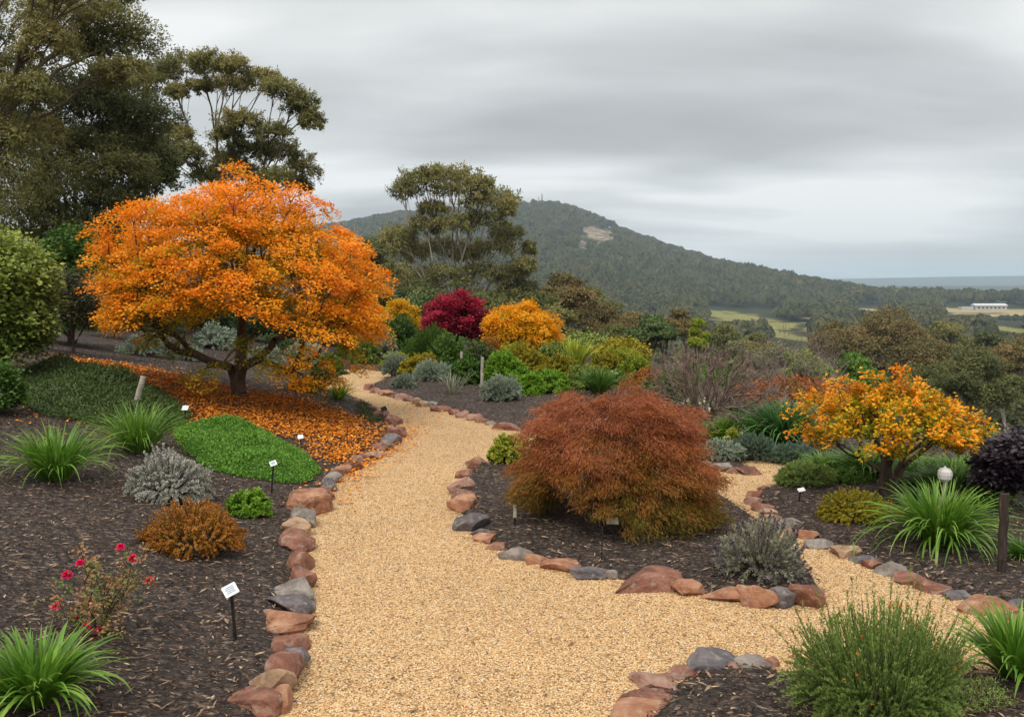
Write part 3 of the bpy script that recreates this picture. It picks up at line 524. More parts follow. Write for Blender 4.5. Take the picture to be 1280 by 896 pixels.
# ------------------------------------------------------------------ plants
def dome_dirs(n, zmin=0.0, zpow=1.0):
    a = U(0, 2*math.pi, n); z = zmin+(1-zmin)*U(0, 1, n)**zpow; r = np.sqrt(np.maximum(1-z*z, 0))
    return np.column_stack([r*np.cos(a), r*np.sin(a), z])
def lobes(dirs, k, amp, sharp=9.0):
    c = dome_dirs(k); s = np.exp(sharp*(dirs@c.T-1)).max(1); return 1-amp+amp*s
def at_ground(px, py): 
    p = gp(px, py); p[2] = float(ground(p)[0])-0.01; return p
def shoot_bush(name, label, cat, px, py, wpx, hpx, mat, shoots=300, per=40, L=0.02, Wd=0.008, group=None, depth=0.85, base_spread=0.3, zmin=0.02, zpow=1.0, tmin=0.45,
               k_lobes=9, amp=0.25, spread=0.7, up=0.25, flowers=None, stem=None, tint=(0, 1), overshoot=0.0, D=None, lobe_sharp=9.0):
    p = at_ground(px, py) if D is None else wp(px, py, D)
    w = wpx*p[1]/F; h = hpx*p[1]/F
    if D is None:
        de = math.atan((CAMZ-p[2])/p[1]); h = max((h-w*depth*0.35*math.sin(de)), h*0.55); p[1] += w*depth*0.38; p[0] *= p[1]/(p[1]-w*depth*0.38); p[2] = float(ground(p)[0])-0.01
    w *= 1.1; h *= 1.12
    root = thing(name, label, cat, p, group)
    d = dome_dirs(shoots, zmin, zpow); rad = lobes(d, k_lobes, amp, lobe_sharp)*U(0.86, 1.04, shoots)
    if overshoot: rad = rad*(1+overshoot*(U(0, 1, shoots) > 0.9)*U(0.3, 1, shoots)*d[:, 2])
    T = d*rad[:, None]*np.array([w/2, w*depth/2, h]); B = np.column_stack([T[:, 0]*base_spread, T[:, 1]*base_spread, np.zeros(shoots)])+rng.normal(size=(shoots, 3))*np.array([w, w, 0])*0.02
    Cc = B*0.5+T*0.5+np.column_stack([np.zeros((shoots, 2)), h*0.25*(1-d[:, 2])])
    n = shoots*per; s = np.repeat(np.arange(shoots), per); t = 1-(1-tmin)*U(0, 1, n)**1.25
    P = (1-t)[:, None]**2*B[s]+2*(t*(1-t))[:, None]*Cc[s]+t[:, None]**2*T[s]
    tan = unit(2*(1-t)[:, None]*(Cc[s]-B[s])+2*t[:, None]*(T[s]-Cc[s]))
    dr = unit(tan*(1-spread)+runit(n)*spread+np.array([0, 0, up])); nm = unit(tan+runit(n)*0.6+np.array([0, 0, 0.5]))
    ti = tint[0]+(tint[1]-tint[0])*np.clip(0.45*U(0, 1, n)+0.25*U(0, 1, shoots)[s]+0.3*t**2, 0, 1)
    P[:, 2] = np.maximum(P[:, 2], 0.01)
    g = Geo(); leaves(g, P, dr, nm, L*U(0.6, 1.2, n), Wd*U(0.7, 1.2, n), ti)
    put('foliage', g.mesh('foliage'), mat, root)
    g = Geo(); ks = min(shoots, 160); pts = []; par = []
    for i in range(ks):
        b0 = len(pts); pts += [B[i], 0.25*B[i]+0.5*Cc[i]+0.25*T[i], T[i]]; par += [-1, b0, b0+1]
    rs = (stem or max(0.003, 0.006*h)); tubes(g, np.array(pts), np.array(par), np.tile([rs, rs*0.8, rs*0.5], ks), 3)
    put('stems', g.mesh('stems'), TWIG, root)
    if flowers:
        fm, kind, cnt, size, nm_ = flowers
        idx = rng.choice(shoots, min(cnt, shoots), replace=False); g = Geo(); Tf = T[idx]; df = unit(T[idx]-Cc[idx]+np.array([0, 0, 0.3*h]))
        if kind == 'spike':
            m_ = 26; s = np.repeat(np.arange(len(idx)), m_); tt = U(0, 1, len(s)); Ls = U(0.6, 1.3, len(idx))*size
            P = Tf[s]+df[s]*(tt*Ls[s])[:, None]; leaves(g, P, unit(df[s]*0.5+runit(len(s))), runit(len(s)), size*0.28, size*0.12, U(0, 1, len(s)))
        else:
            m_ = 16; s = np.repeat(np.arange(len(idx)), m_); dd_ = unit(runit(len(s))+df[s]*0.8)
            leaves(g, Tf[s]+df[s]*size*0.3, dd_, runit(len(s)), size, size*0.7, U(0, 1, len(s)))
        put(nm_, g.mesh(nm_), fm, root)
    return root
def strap_clump(name, label, px, py, wpx, hpx, mat=None, blades=260, width=0.014, group=None, lean=(0, 0), stiff=0.5, cat='grass clump', seed=1, D=None, seg=9):
    p = at_ground(px, py) if D is None else wp(px, py, D); w = wpx*p[1]/F; h = hpx*p[1]/F
    if D is None:
        p[1] += w*0.22; p[0] *= p[1]/(p[1]-w*0.22); p[2] = float(ground(p)[0])-0.01; h *= 0.86
    root = thing(name, label, cat, p, group)
    n = int(blades*1.35); a = U(0, 6.28, n); bx = np.column_stack([np.cos(a), np.sin(a)])*(U(0, 1, n)**0.5*w*0.15)[:, None]
    q = U(0, 1, n); e0 = math.pi/2-(0.08+1.05*q**1.1)*(1-0.45*stiff); Ls = (h*1.12+(w*0.58-h*0.35)*q)*U(0.72, 1.12, n); droop = (0.5+1.9*q)*(1.25-stiff)*U(0.6, 1.4, n)
    a2 = a+rng.normal(size=n)*0.5; s = np.linspace(0, 1, seg); e = e0[:, None]-droop[:, None]*s[None]**1.7
    ds = Ls[:, None]/(seg-1); az_ = a2[:, None]+rng.normal(size=n)[:, None]*0.25*s[None]
    st = np.stack([np.cos(e)*np.cos(az_), np.cos(e)*np.sin(az_), np.sin(e)], -1)*ds[..., None]
    C = np.concatenate([np.zeros((n, 1, 3)), np.cumsum(st[:, :-1], 1)], 1); C[:, :, :2] += bx[:, None]; C[:, :, 2] = np.maximum(C[:, :, 2], 0.012)
    tw = rng.normal(size=n)*0.5; side = np.stack([-np.sin(az_)*np.cos(tw)[:, None], np.cos(az_)*np.cos(tw)[:, None], np.broadcast_to(np.sin(tw)[:, None]*0.6, az_.shape)], -1)
    wd = width*1.3*U(0.7, 1.2, n)[:, None]*np.minimum(1.0, (1.05-s)[None]*2.2)*np.minimum(1, 0.55+s*2)[None]
    V = np.stack([C-side*wd[..., None]/2, C+side*wd[..., None]/2], 2)
    b = (np.arange(n)*seg*2)[:, None, None]; k = np.arange(seg-1)*2
    Fq = (np.stack([k, k+1, k+3, k+2], -1)[None]+b).reshape(-1, 4)
    ti = np.clip(U(0, 0.75, n)[:, None]+0.3*s[None, :-1]-0.05, 0, 1)
    g = Geo(); g.add(V, Fq, ti.ravel()); put('strap_leaves', g.mesh('strap_leaves', True), mat or L_STRAP, root)
    return root
def mat_cover(name, label, poly_px, h, mat, n=30000, L=0.02, Wd=0.012, edge=0.3, cat='ground cover', tint=(0, 1), group=None, lf=2.0):
    poly = np.array([gp(*q)[:2] for q in poly_px]); c = poly.mean(0); z0 = float(ground(c)[0])
    root = thing(name, label, cat, (c[0], c[1], z0), group); mn, mx_ = poly.min(0), poly.max(0)
    P = np.column_stack([U(mn[0], mx_[0], n*2), U(mn[1], mx_[1], n*2)]); P = P[pip(P, poly)][:n]; n = len(P)
    d = pdist(P, poly); kp = U(0, 1, n) < sstep(d+0.09*lump(P[:, 0]*3, P[:, 1]*3, 1, 6, 26), -0.02, 0.12); P = P[kp]; d = d[kp]; n = len(P); hh = h*sstep(d, -0.12*edge, edge)*(0.78+0.34*lump(P[:, 0]*lf, P[:, 1]*lf, 1.0, 4, 20)); lay = U(0, 1, n)**0.45
    z = ground(P)+np.maximum(hh, 0.01)*lay+np.where(U(0, 1, n) < 0.14, U(0, 0.045, n), 0)
    gr = np.column_stack([P, z])-np.array([c[0], c[1], z0]); e = 0.05
    def hx(Q): dq = pdist(Q, poly); return h*sstep(dq, -0.12*edge, edge)*(0.78+0.34*lump(Q[:, 0]*lf, Q[:, 1]*lf, 1.0, 4, 20))
    nx = -(hx(P+[e, 0])-hx(P))/e; ny = -(hx(P+[0, e])-hx(P))/e; nm = unit(np.column_stack([nx, ny, np.ones(n)]))
    dr = unit(runit(n)*0.8+nm*0.55); g = Geo()
    leaves(g, gr, dr, unit(nm+runit(n)*0.5), L*U(0.6, 1.3, n), Wd*U(0.7, 1.2, n), tint[0]+(tint[1]-tint[0])*np.clip(U(0, .7, n)+0.3*lay, 0, 1))
    put('foliage', g.mesh('foliage'), mat, root)
    k = 900; i = rng.choice(n, min(k, n), replace=False); pts = np.stack([gr[i]*[1, 1, 0]+np.column_stack([rng.normal(size=(len(i), 2))*0.04, ground(P[i])-z0]), gr[i]], 1).reshape(-1, 3)
    pr = np.tile([-1, 0], len(i)); pr[1::2] = np.arange(len(i))*2; g = Geo(); tubes(g, pts, pr, np.full(len(pts), 0.003), 3); put('stems', g.mesh('stems'), TWIG, root)
    return root
def spray(g, C, Dd, R, per, L, Wd, tint, thick=0.25, flat=0.6, droop=0.15, tn=0.25, outw=1.0):
    """flat horizontal sprays of leaves round the twig tips C growing along Dd"""
    m = len(C); s = np.repeat(np.arange(m), per); n = len(s); nm0 = unit(np.column_stack([Dd[:, :2]*(1-flat), np.ones(m)])+rng.normal(size=(m, 3))*0.18)
    a = unit(np.cross(nm0, unit(rng.normal(size=(m, 3))))); b = np.cross(nm0, a); th = U(0, 6.28, n); r = np.sqrt(U(0, 1, n))
    Rm = np.broadcast_to(R, (m,)); rad = a[s]*np.cos(th)[:, None]+b[s]*np.sin(th)[:, None]
    P = C[s]+rad*(r*Rm[s])[:, None]+nm0[s]*(rng.normal(size=n)*thick*Rm[s])[:, None]; P[:, 2] -= droop*r*r*Rm[s]
    dr = unit(rad*0.8+Dd[s]*0.5*outw+runit(n)*0.55-np.array([0, 0, droop])); nn = unit(nm0[s]+runit(n)*0.55)
    leaves(g, P, dr, nn, L*U(0.6, 1.2, n), Wd*U(0.65, 1.2, n), np.clip(tint[s]+rng.normal(size=n)*tn*0.5, 0, 1), 0.1)

# --- the big orange maple
def big_maple():
    p = at_ground(298, 502); D = p[1]; m = D/F
    root = thing('japanese_maple', 'large spreading orange maple standing on a carpet of its fallen leaves', 'tree', p)
    def loc(px, py, dy=0): q = wp(px, py, D+dy); q[0] *= 1; return q-p
    trunk = [np.array([0, 0, -0.1]), loc(299, 490), loc(297, 477), loc(297, 468)]
    cz = 118*m; n = 1150; d = dome_dirs(n, -0.34, 0.9); rr_ = U(0.42, 1.0, n)**0.62*lobes(np.column_stack([d[:, 0], d[:, 1], np.abs(d[:, 2])]), 34, 0.30, 16)
    q3 = (np.abs(d[:, 0])**2.5+np.abs(d[:, 1])**2.5+np.abs(d[:, 2])**2.5)**(1/2.5); d = d/q3[:, None]
    rx = np.where(d[:, 0] < 0, 184, 188)*m
    A_ = np.column_stack([d[:, 0]*rr_*rx+8*m, d[:, 1]*rr_*2.35, cz+d[:, 2]*rr_*np.where(d[:, 2] > 0, 152*m, 80*m)])
    A_[:, 2] -= 0.18*np.clip(A_[:, 0]-0.5, 0, 9)*np.where(A_[:, 0] > 0, 1.0, 0)              # the right side hangs lower
    A_[:, 2] -= 0.06*np.clip(-A_[:, 0]-1.0, 0, 9)
    rel = np.linalg.norm((A_-[8*m, 0, cz])/[190*m, 2.35, 166*m], axis=1)
    A_ = A_[~((np.abs(A_[:, 0]) < 0.95) & (A_[:, 2] < 112*m))]
    A_ = A_[A_[:, 2] > 0.35]; rel_ = np.linalg.norm((A_-[8*m, 0, cz])/[190*m, 2.35, 166*m], axis=1); A_ = A_[~((rel_ < 0.62) & (A_[:, 2] < 1.9)) & ~((rel_ < 0.5) & (U(0, 1, len(A_)) < 0.5))]
    low = np.array([loc(x+U(-16, 16), y+U(-7, 7), -1.1+U(-.3, .3)) for x, y in [(262, 455), (300, 432), (325, 440), (350, 458), (240, 468), (265, 385), (300, 372), (240, 400), (285, 378), (200, 412), (215, 420)] for _ in range(2)]+[loc(x+U(-14, 14), y+U(-8, 8), dy+U(-.4, .4)) for x, y, dy in [(385, 440, -.8), (405, 455, -.6), (425, 470, -.3), (440, 455, 0), (415, 482, -.2), (390, 470, -.9), (372, 455, -1.1), (440, 430, .2), (455, 415, 0), (465, 400, .1), (365, 475, -.9), (395, 487, -.4), (430, 440, .6), (172, 405, -.6), (190, 425, -.8), (215, 440, -.7), (160, 395, 0), (148, 390, .2), (375, 470, -.8)] for _ in range(3)])
    top = np.array([loc(x+U(-6, 6), y+U(-6, 6), U(-.6, .6)) for x, y in [(292, 212), (300, 226), (330, 228), (350, 240), (265, 235), (395, 250), (412, 262), (378, 240), (240, 250), (210, 268), (425, 290), (170, 300), (150, 318), (128, 312), (445, 310), (465, 330), (480, 352), (136, 378), (150, 372)] for _ in range(2)])
    A_ = np.concatenate([A_, low, top]); nt_ = [trunk[0], trunk[1], trunk[2]]
    # two leaders fork from the short trunk
    P, par, pl, dn, tips, order = grow(A_, trunk, bf=0.42, seg=0.22, lift=0.12, wob=0.035, pen=0.5)
    R = radii(par, tips, 0.125, 0.0045, 4); skeleton('trunk', P, par, R, BARK, root, 0.02, 1.45)
    C = P[tips]; Dd = unit(C-np.array([0, 0, cz*0.55]))
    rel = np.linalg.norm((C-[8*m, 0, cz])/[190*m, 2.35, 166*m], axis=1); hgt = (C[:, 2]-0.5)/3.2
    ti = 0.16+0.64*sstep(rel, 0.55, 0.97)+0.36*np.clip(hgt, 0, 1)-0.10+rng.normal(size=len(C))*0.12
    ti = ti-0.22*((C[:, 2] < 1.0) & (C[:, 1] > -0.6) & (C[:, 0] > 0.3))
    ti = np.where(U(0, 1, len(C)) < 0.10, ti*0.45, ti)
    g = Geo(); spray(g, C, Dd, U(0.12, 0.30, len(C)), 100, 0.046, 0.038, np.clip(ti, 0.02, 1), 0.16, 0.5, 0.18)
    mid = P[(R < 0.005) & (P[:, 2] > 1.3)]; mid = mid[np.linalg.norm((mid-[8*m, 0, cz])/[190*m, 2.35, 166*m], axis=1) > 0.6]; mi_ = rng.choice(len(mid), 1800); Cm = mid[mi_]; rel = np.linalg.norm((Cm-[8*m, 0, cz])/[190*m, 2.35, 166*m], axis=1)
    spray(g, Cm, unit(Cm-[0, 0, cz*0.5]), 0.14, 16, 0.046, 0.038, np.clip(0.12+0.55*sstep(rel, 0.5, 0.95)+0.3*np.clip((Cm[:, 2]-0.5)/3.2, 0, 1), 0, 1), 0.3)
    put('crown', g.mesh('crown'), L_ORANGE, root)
    # fallen leaves
    poly = np.array([gp(*q)[:2] for q in [(70, 452), (130, 457), (200, 470), (290, 488), (360, 500), (440, 520), (480, 545), (486, 562), (440, 590), (400, 584), (370, 560), (300, 548), (250, 540), (200, 500), (120, 470)]])
    n = 100000; Q_ = np.column_stack([U(poly[:, 0].min()-.5, poly[:, 0].max()+.5, n), U(poly[:, 1].min()-.5, poly[:, 1].max()+.5, n)])
    dq = pdist(Q_, poly)*np.where(pip(Q_, poly), 1, -1); keep = U(0, 1, n) < sstep(dq, -0.3, 0.5)*(0.65+0.35*lump(Q_[:, 0]*3, Q_[:, 1]*3, 1, 0, 14))+0.015
    Q_ = Q_[keep]; e_ = np.column_stack([p[0]+0.8+rng.normal(size=3500)*0.9, p[1]-2.6+rng.normal(size=3500)*1.0]); e_ = np.column_stack([U(-2.3, -1.0, 3500), U(8.5, 14.0, 3500)]); ed = pdist(e_, PATH); e_ = e_[(ed < 0.45) & (U(0, 1, len(e_)) < np.exp(-ed*6))]
    Q_ = np.concatenate([Q_, e_]); n = len(Q_); a = U(0, 6.28, n); sdq = path_sdf(Q_); zq = np.where(sdq > -0.02, Hn(Q_[:, 0], Q_[:, 1])+0.03, ground(Q_)+0.016)+U(0, 0.02, n)
    dv = np.column_stack([np.cos(a), np.sin(a), U(-.3, .4, n)]); g = Geo()
    leaves(g, np.column_stack([Q_, zq]), dv, unit(np.column_stack([U(-.5, .5, (n, 2)), np.ones(n)])), U(0.028, 0.055, n), U(0.022, 0.042, n), U(0, 1, n), 0.2)
    put('fallen_leaves', g.mesh('fallen_leaves'), tintmat('fallen_leaf', [(0, (0.22, 0.07, 0.012)), (0.3, (0.55, 0.17, 0.012)), (0.7, (0.80, 0.25, 0.015)), (1, (0.85, 0.38, 0.04))]), kind='stuff', label='carpet of orange fallen leaves under the big maple')
big_maple()

# --- the weeping laceleaf maple on the island
def lace_maple():
    p = at_ground(766, 655); D = p[1]; m = D/F
    root = thing('weeping_maple', 'rust red weeping laceleaf maple, a low dome on the gravel island', 'tree', p)
    hx, hy, hz_ = 0.93, 0.92, (655-476)*m
    n = 1250; d = dome_dirs(n, 0.02, 0.85); rel = U(0.5, 1.0, n)**0.5*lobes(d, 40, 0.32, 30)
    sk = np.where(d[:, 0] < 0, hx*1.0, hx*0.98+0.04*(1-d[:, 2])*(d[:, 1] < 0.2))
    e3 = np.abs(d); q3 = (e3[:, 0]**3.6+e3[:, 1]**3.6+e3[:, 2]**3.6)**(1/3.6); d = d/q3[:, None]
    A_ = np.column_stack([d[:, 0]*rel*sk*0.97, d[:, 1]*rel*hy, 0.07+d[:, 2]*rel*(hz_-0.10)*(1-0.13*(d[:, 0]**2+d[:, 1]**2))])
    A_ = A_[~((A_[:, 0] > -0.85) & (A_[:, 0] < 0.0) & (A_[:, 1] < -0.25) & (A_[:, 2] < 0.36+0.08*np.sin(A_[:, 0]*9)))]
    A_ = A_[~((A_[:, 0] < -0.3) & (A_[:, 1] < -0.1) & (A_[:, 2] < 0.22))]
    tr = [np.array([0, 0, -0.05]), np.array([0.02, 0, 0.2]), np.array([-0.03, 0.03, 0.42]), np.array([0.03, 0, 0.66]), np.array([0.0, 0, 0.86])]
    P, par, pl, dn, tips, order = grow(A_, tr, bf=0.35, seg=0.12, lift=0.33, wob=0.04, pen=0.25)
    R = radii(par, tips, 0.055, 0.0018, 5); skeleton('trunk', P, par, R, BARK, root, 0.012, 1.5)
    C = P[tips]; out = unit(C*[1, 1, 0.5]); relr = np.sqrt((C[:, 0]/hx)**2+(C[:, 1]/hy)**2+(C[:, 2]/hz_)**2)
    per = 150; s = np.repeat(np.arange(len(C)), per); n = len(s)
    hang = unit(out*[0.9, 0.9, 0.35]+np.array([0, 0, -0.5])+rng.normal(size=(len(C), 3))*0.22)
    t = U(-0.05, 1, n); Ls = U(0.10, 0.21, len(C)); P0 = C[s]+hang[s]*(t*Ls[s])[:, None]+rng.normal(size=(n, 3))*[0.045, 0.045, 0.022]; P0[:, 2] = np.maximum(P0[:, 2], 0.03)
    P0[:, 2] = np.minimum(P0[:, 2], hz_*1.02)
    dr = unit(hang[s]+runit(n)*0.62+np.array([0, 0, -0.1]))
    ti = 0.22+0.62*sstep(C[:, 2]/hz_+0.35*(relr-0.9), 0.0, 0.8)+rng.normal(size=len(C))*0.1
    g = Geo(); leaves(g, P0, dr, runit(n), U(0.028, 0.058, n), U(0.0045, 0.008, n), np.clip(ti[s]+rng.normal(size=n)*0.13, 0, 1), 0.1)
    put('crown', g.mesh('crown'), L_LACE, root)
lace_maple()

# --- generic small maples
def small_maple(name, label, px, py, D, wpx, hpx, mat, n=420, per=50, L=0.045, R0=0.035, zc=0.42, gap=0.0, tint0=0.2, tgain=0.8, shoots=(), cr=0.1, stems=1, group=None, zmin=-0.55, lob=18, amp=0.28, spr=0.3, bark=None, depth=0.9, cat='tree', per2=0, hm=None):
    p = at_ground(px, py) if D is None else np.array([*(wp(px, py, D)[:2]), 0.0])
    if D is not None: p[2] = hz(p[0], p[1])-0.03
    ym = p[1]; w = wpx*ym/F/2; topz = wp(px, py, ym)[2]+hpx*ym/F-p[2] if D is not None else hpx*ym/F
    if hm: topz = hm
    root = thing(name, label, cat, p, group); c = np.array([0, 0, topz*zc]); rz_ = topz*(1-zc)
    d = dome_dirs(n, zmin, 0.9); rel = U(0.3, 1, n)**0.5*lobes(d, lob, amp, 12)
    A_ = c+np.column_stack([d[:, 0]*w, d[:, 1]*w*depth, d[:, 2]*np.where(d[:, 2] > 0, rz_, topz*zc*0.95)])*rel[:, None]
    A_ = A_[A_[:, 2] > gap]
    if len(shoots): A_ = np.concatenate([A_, np.array([wp(x, y, ym+U(-.2, .2))-p for x, y in shoots])])
    tr = [np.array([0, 0, -0.05]), np.array([0.0, 0, 0.05*topz]), np.array([0.01, 0, (0.09 if stems > 1 else 0.24)*topz])]
    P, par, pl, dn, tips, order = grow(A_, tr, bf=0.3 if stems == 1 else 0.6, seg=0.12*topz, lift=0.1, wob=0.03, pen=0.5)
    R = radii(par, tips, R0, R0*0.05, 3); skeleton('trunk', P, par, R, bark or BARK, root, R0*0.3, 1.3)
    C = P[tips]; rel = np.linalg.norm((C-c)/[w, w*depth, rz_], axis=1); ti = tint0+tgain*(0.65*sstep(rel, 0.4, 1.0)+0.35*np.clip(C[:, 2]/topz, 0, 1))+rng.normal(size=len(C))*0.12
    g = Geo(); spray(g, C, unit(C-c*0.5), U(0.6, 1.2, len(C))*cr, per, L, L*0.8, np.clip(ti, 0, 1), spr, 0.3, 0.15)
    if per2:
        mid = P[R < R0*0.12]; Cm = mid[rng.choice(len(mid), len(C)*3)]
        spray(g, Cm, unit(Cm-c*0.5), cr*0.7, per2, L, L*0.8, np.full(len(Cm), max(tint0, 0.05)), 0.4)
    put('crown', g.mesh('crown'), mat, root); return root
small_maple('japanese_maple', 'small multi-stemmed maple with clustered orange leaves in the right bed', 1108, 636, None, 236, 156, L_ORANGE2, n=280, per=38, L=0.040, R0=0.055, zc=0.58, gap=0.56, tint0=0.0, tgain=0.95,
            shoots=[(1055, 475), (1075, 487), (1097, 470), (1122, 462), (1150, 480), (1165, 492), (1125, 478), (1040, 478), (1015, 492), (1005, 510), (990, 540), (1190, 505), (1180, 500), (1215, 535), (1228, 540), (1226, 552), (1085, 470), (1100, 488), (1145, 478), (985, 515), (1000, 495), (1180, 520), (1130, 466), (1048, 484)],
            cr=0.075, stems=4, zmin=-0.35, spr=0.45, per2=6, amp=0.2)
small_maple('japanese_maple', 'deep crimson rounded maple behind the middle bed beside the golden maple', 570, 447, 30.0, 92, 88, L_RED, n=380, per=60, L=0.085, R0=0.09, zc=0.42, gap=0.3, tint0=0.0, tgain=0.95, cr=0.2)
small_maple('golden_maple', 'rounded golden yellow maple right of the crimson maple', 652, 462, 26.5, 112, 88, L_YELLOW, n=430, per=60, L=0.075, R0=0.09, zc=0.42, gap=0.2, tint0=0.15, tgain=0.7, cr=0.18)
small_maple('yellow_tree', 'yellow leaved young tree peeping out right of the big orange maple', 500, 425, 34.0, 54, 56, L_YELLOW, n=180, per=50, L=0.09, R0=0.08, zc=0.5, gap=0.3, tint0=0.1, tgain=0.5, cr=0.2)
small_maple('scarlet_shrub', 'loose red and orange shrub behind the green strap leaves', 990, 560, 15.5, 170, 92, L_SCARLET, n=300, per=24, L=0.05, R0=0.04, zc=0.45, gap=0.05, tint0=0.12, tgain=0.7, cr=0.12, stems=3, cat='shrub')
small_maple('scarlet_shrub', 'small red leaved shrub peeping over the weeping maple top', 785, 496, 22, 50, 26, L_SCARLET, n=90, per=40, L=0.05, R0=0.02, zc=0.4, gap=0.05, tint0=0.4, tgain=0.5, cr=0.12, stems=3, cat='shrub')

# --- bare trees
def bare_tree(name, label, px, py, D, wpx, hpx, n, R0, mat, rt=0.004, low=0.2, depth=0.8, multi=False, cat='tree', wob=0.05):
    p = at_ground(px, py) if D is None else np.array([*(wp(px, py, D)[:2]), 0.0])
    if D is not None: p[2] = hz(p[0], p[1])-0.05
    w = wpx*p[1]/F/2; h = (wp(px, py-hpx, p[1])[2]-p[2]); root = thing(name, label, cat, p)
    d = dome_dirs(n, -0.05, 0.8); rel = U(0.45, 1, n)**0.6
    A_ = np.array([0, 0, h*low])+d*rel[:, None]*[w, w*depth, h*(1-low)]
    z1 = 0.06 if multi else 0.16
    tr = [np.array([0, 0, -0.05]), np.array([0.01, 0, h*z1*0.5]), np.array([-0.01, 0, h*z1]), np.array([0.01, 0.0, h*z1*1.3])]
    P, par, pl, dn, tips, order = grow(A_, tr, bf=0.85, seg=h*0.08, lift=0.10, wob=0.03, pen=0.9)
    R = radii(par, tips, R0*0.8, rt*0.55, 4); skeleton('trunk', P, par, R, mat, root, R0*0.25, 1.3); 
    # fine twigs
    k = 5; T_ = np.repeat(P[tips], k, 0); Dd = unit(np.repeat(dn[tips], k, 0)+rng.normal(size=(len(T_), 3))*0.5+[0, 0, .15]); st = T_-0*Dd; en = T_+Dd*(U(0.05, 0.13, len(T_))*h)[:, None]
    pts = np.stack([st, en], 1).reshape(-1, 3); pr = np.full(len(pts), -1); pr[1::2] = np.arange(len(T_))*2; g = Geo(); tubes(g, pts, pr, np.tile([rt*0.8, rt*0.4], len(T_)), 3)
    put('twigs', g.mesh('twigs'), mat, root); return root
bare_tree('bare_tree', 'leafless spreading tree with grey brown branches behind the weeping maple', 884, 552, 12.7, 214, 122, 380, 0.12, BROWNBARK, 0.008)
bare_tree('bare_tree', 'leafless grey tree standing farther down the slope right of centre', 990, 500, 30.0, 165, 92, 420, 0.14, GREYBARK, 0.006, 0.15)
bare_tree('bare_shrub', 'low leafless pinkish brown shrub below the lime green tree', 832, 505, 24.0, 100, 58, 240, 0.05, GREYBARK, 0.004, 0.1, multi=True, cat='shrub')

# --- eucalypts
def euc(name, label, base, clumps, mat, leafL=0.14, leafW=0.045, per=60, sub=22, R0=0.25, bark=None, rt=0.012, group=None, th=0.5, bf=0.4, tuft=0.3, lift=0.1, cat='tree', trunkpts=None, hangp=0.5, tlo=0.06, thi=1.0, tseg=1.0, twigs=True):
    """clumps: local centre, radii (rx, ry, rz) - each an umbrella of leaf tufts on its upper shell"""
    root = thing(name, label, cat, base, group); Cs = []; At = []; Ti = []; Rr = []; Nr = []
    for (c, r) in clumps:
        c = np.array(c, float); r = np.array(r, float); m = int(sub*2.4); r = r*np.array([1.18, 1.18, 1.3]); d = dome_dirs(m, -0.6, 0.6)
        q = c+d*r*U(0.45, 1.05, (m, 1))**0.8+rng.normal(size=(m, 3))*r*[0.13, 0.13, 0.2]; Cs.append(q); Rr.append(min(r[0], r[2]*1.4)*tuft*2*U(0.35, 0.95, m)); At.append(c+(q-c)*0.85); Nr.append(unit((q-c)/r+[0, 0, 0.35])); Ti.append(np.full(m, U(0.0, 0.42))+0.12*np.clip(d[:, 2], 0, 1))
    C = np.concatenate(Cs); A_ = np.concatenate(At); T_ = np.concatenate(Ti); Rr = np.concatenate(Rr)
    ztop = A_[:, 2].max(); zb = min(np.min([c[2] for c, r in clumps]), ztop*0.6)
    tr = trunkpts or [np.array([0, 0, -0.5]), np.array([0.0, 0, zb*0.25]), np.array([U(-.03, .03)*ztop, 0, zb*0.5]), np.array([U(-.03, .03)*ztop, 0, zb*0.8])]
    P, par, pl, dn, tips, order = grow(A_, tr, bf=bf+0.45, seg=ztop*0.06*tseg, lift=lift, wob=0.03, pen=0.6)
    R = radii(par, tips, R0*0.62, rt*0.3, 4); skeleton('trunk', P, par, R, bark or GUMBARK, root, R0*0.12, 1.2)
    per = max(10, int(per*0.55)); s = np.repeat(np.arange(len(C)), per); n = len(s); off = runit(n)*(U(0, 1, n)**0.7*Rr[s])[:, None]*[1, 1, 0.75]
    dr = unit(runit(n)*0.9+np.array([0, 0, -hangp*0.7])+unit(off)*0.3); Nr_ = np.concatenate(Nr)[s]; nn = unit(runit(n)*0.55+unit(off)*0.6+Nr_*0.9); g = Geo()
    leaves(g, C[s]+off, dr, nn, leafL*U(0.6, 1.3, n), leafW*U(0.7, 1.3, n), np.clip(tlo+(thi-tlo)*(T_[s]+U(0, 0.55, n)), 0, 1))
    put('crown', g.mesh('crown'), mat, root); return root
def px_clumps(p, D, lst, dy=0.5):
    out = []
    for (x, y, rx, ry) in lst:
        yo = U(-1, 1)*dy; q = wp(x, y, D+yo)-p; m = (D+yo)/F; out.append((q, (rx*m, rx*m*0.9, ry*m)))
    return out
def base_at(px, D, sink=0.2): q = wp(px, 400, D); q[2] = hz(q[0], q[1])-sink; return q
# leftmost big gum, its trunk outside the picture
D = 26.0; p = base_at(-70, D)
cl_ = px_clumps(p, D, [(20, 12, 55, 20), (80, 22, 45, 20), (130, 28, 42, 24), (165, 60, 34, 24), (150, 95, 30, 16), (105, 60, 30, 16), (60, 55, 32, 18), (-40, 40, 50, 30), (10, 90, 40, 20), (-60, 110, 60, 34), (35, 120, 35, 18), (110, -10, 60, 18), (30, -30, 60, 20), (5, 175, 42, 24), (50, 165, 26, 14), (-30, 220, 60, 40)], 2.2)
euc('gum_tree', 'towering dark gum tree at the upper left corner with long open limbs', p, cl_, L_GUM, 0.12, 0.04, 70, 46, 0.42, DARKGUM, 0.010, tuft=0.2, hangp=0.6, bf=0.3, trunkpts=[np.array([0, 0, -.5]), np.array([0.1, 0, 2.0]), np.array([0.5, 0, 4.0]), np.array([0.9, 0, 5.0])])
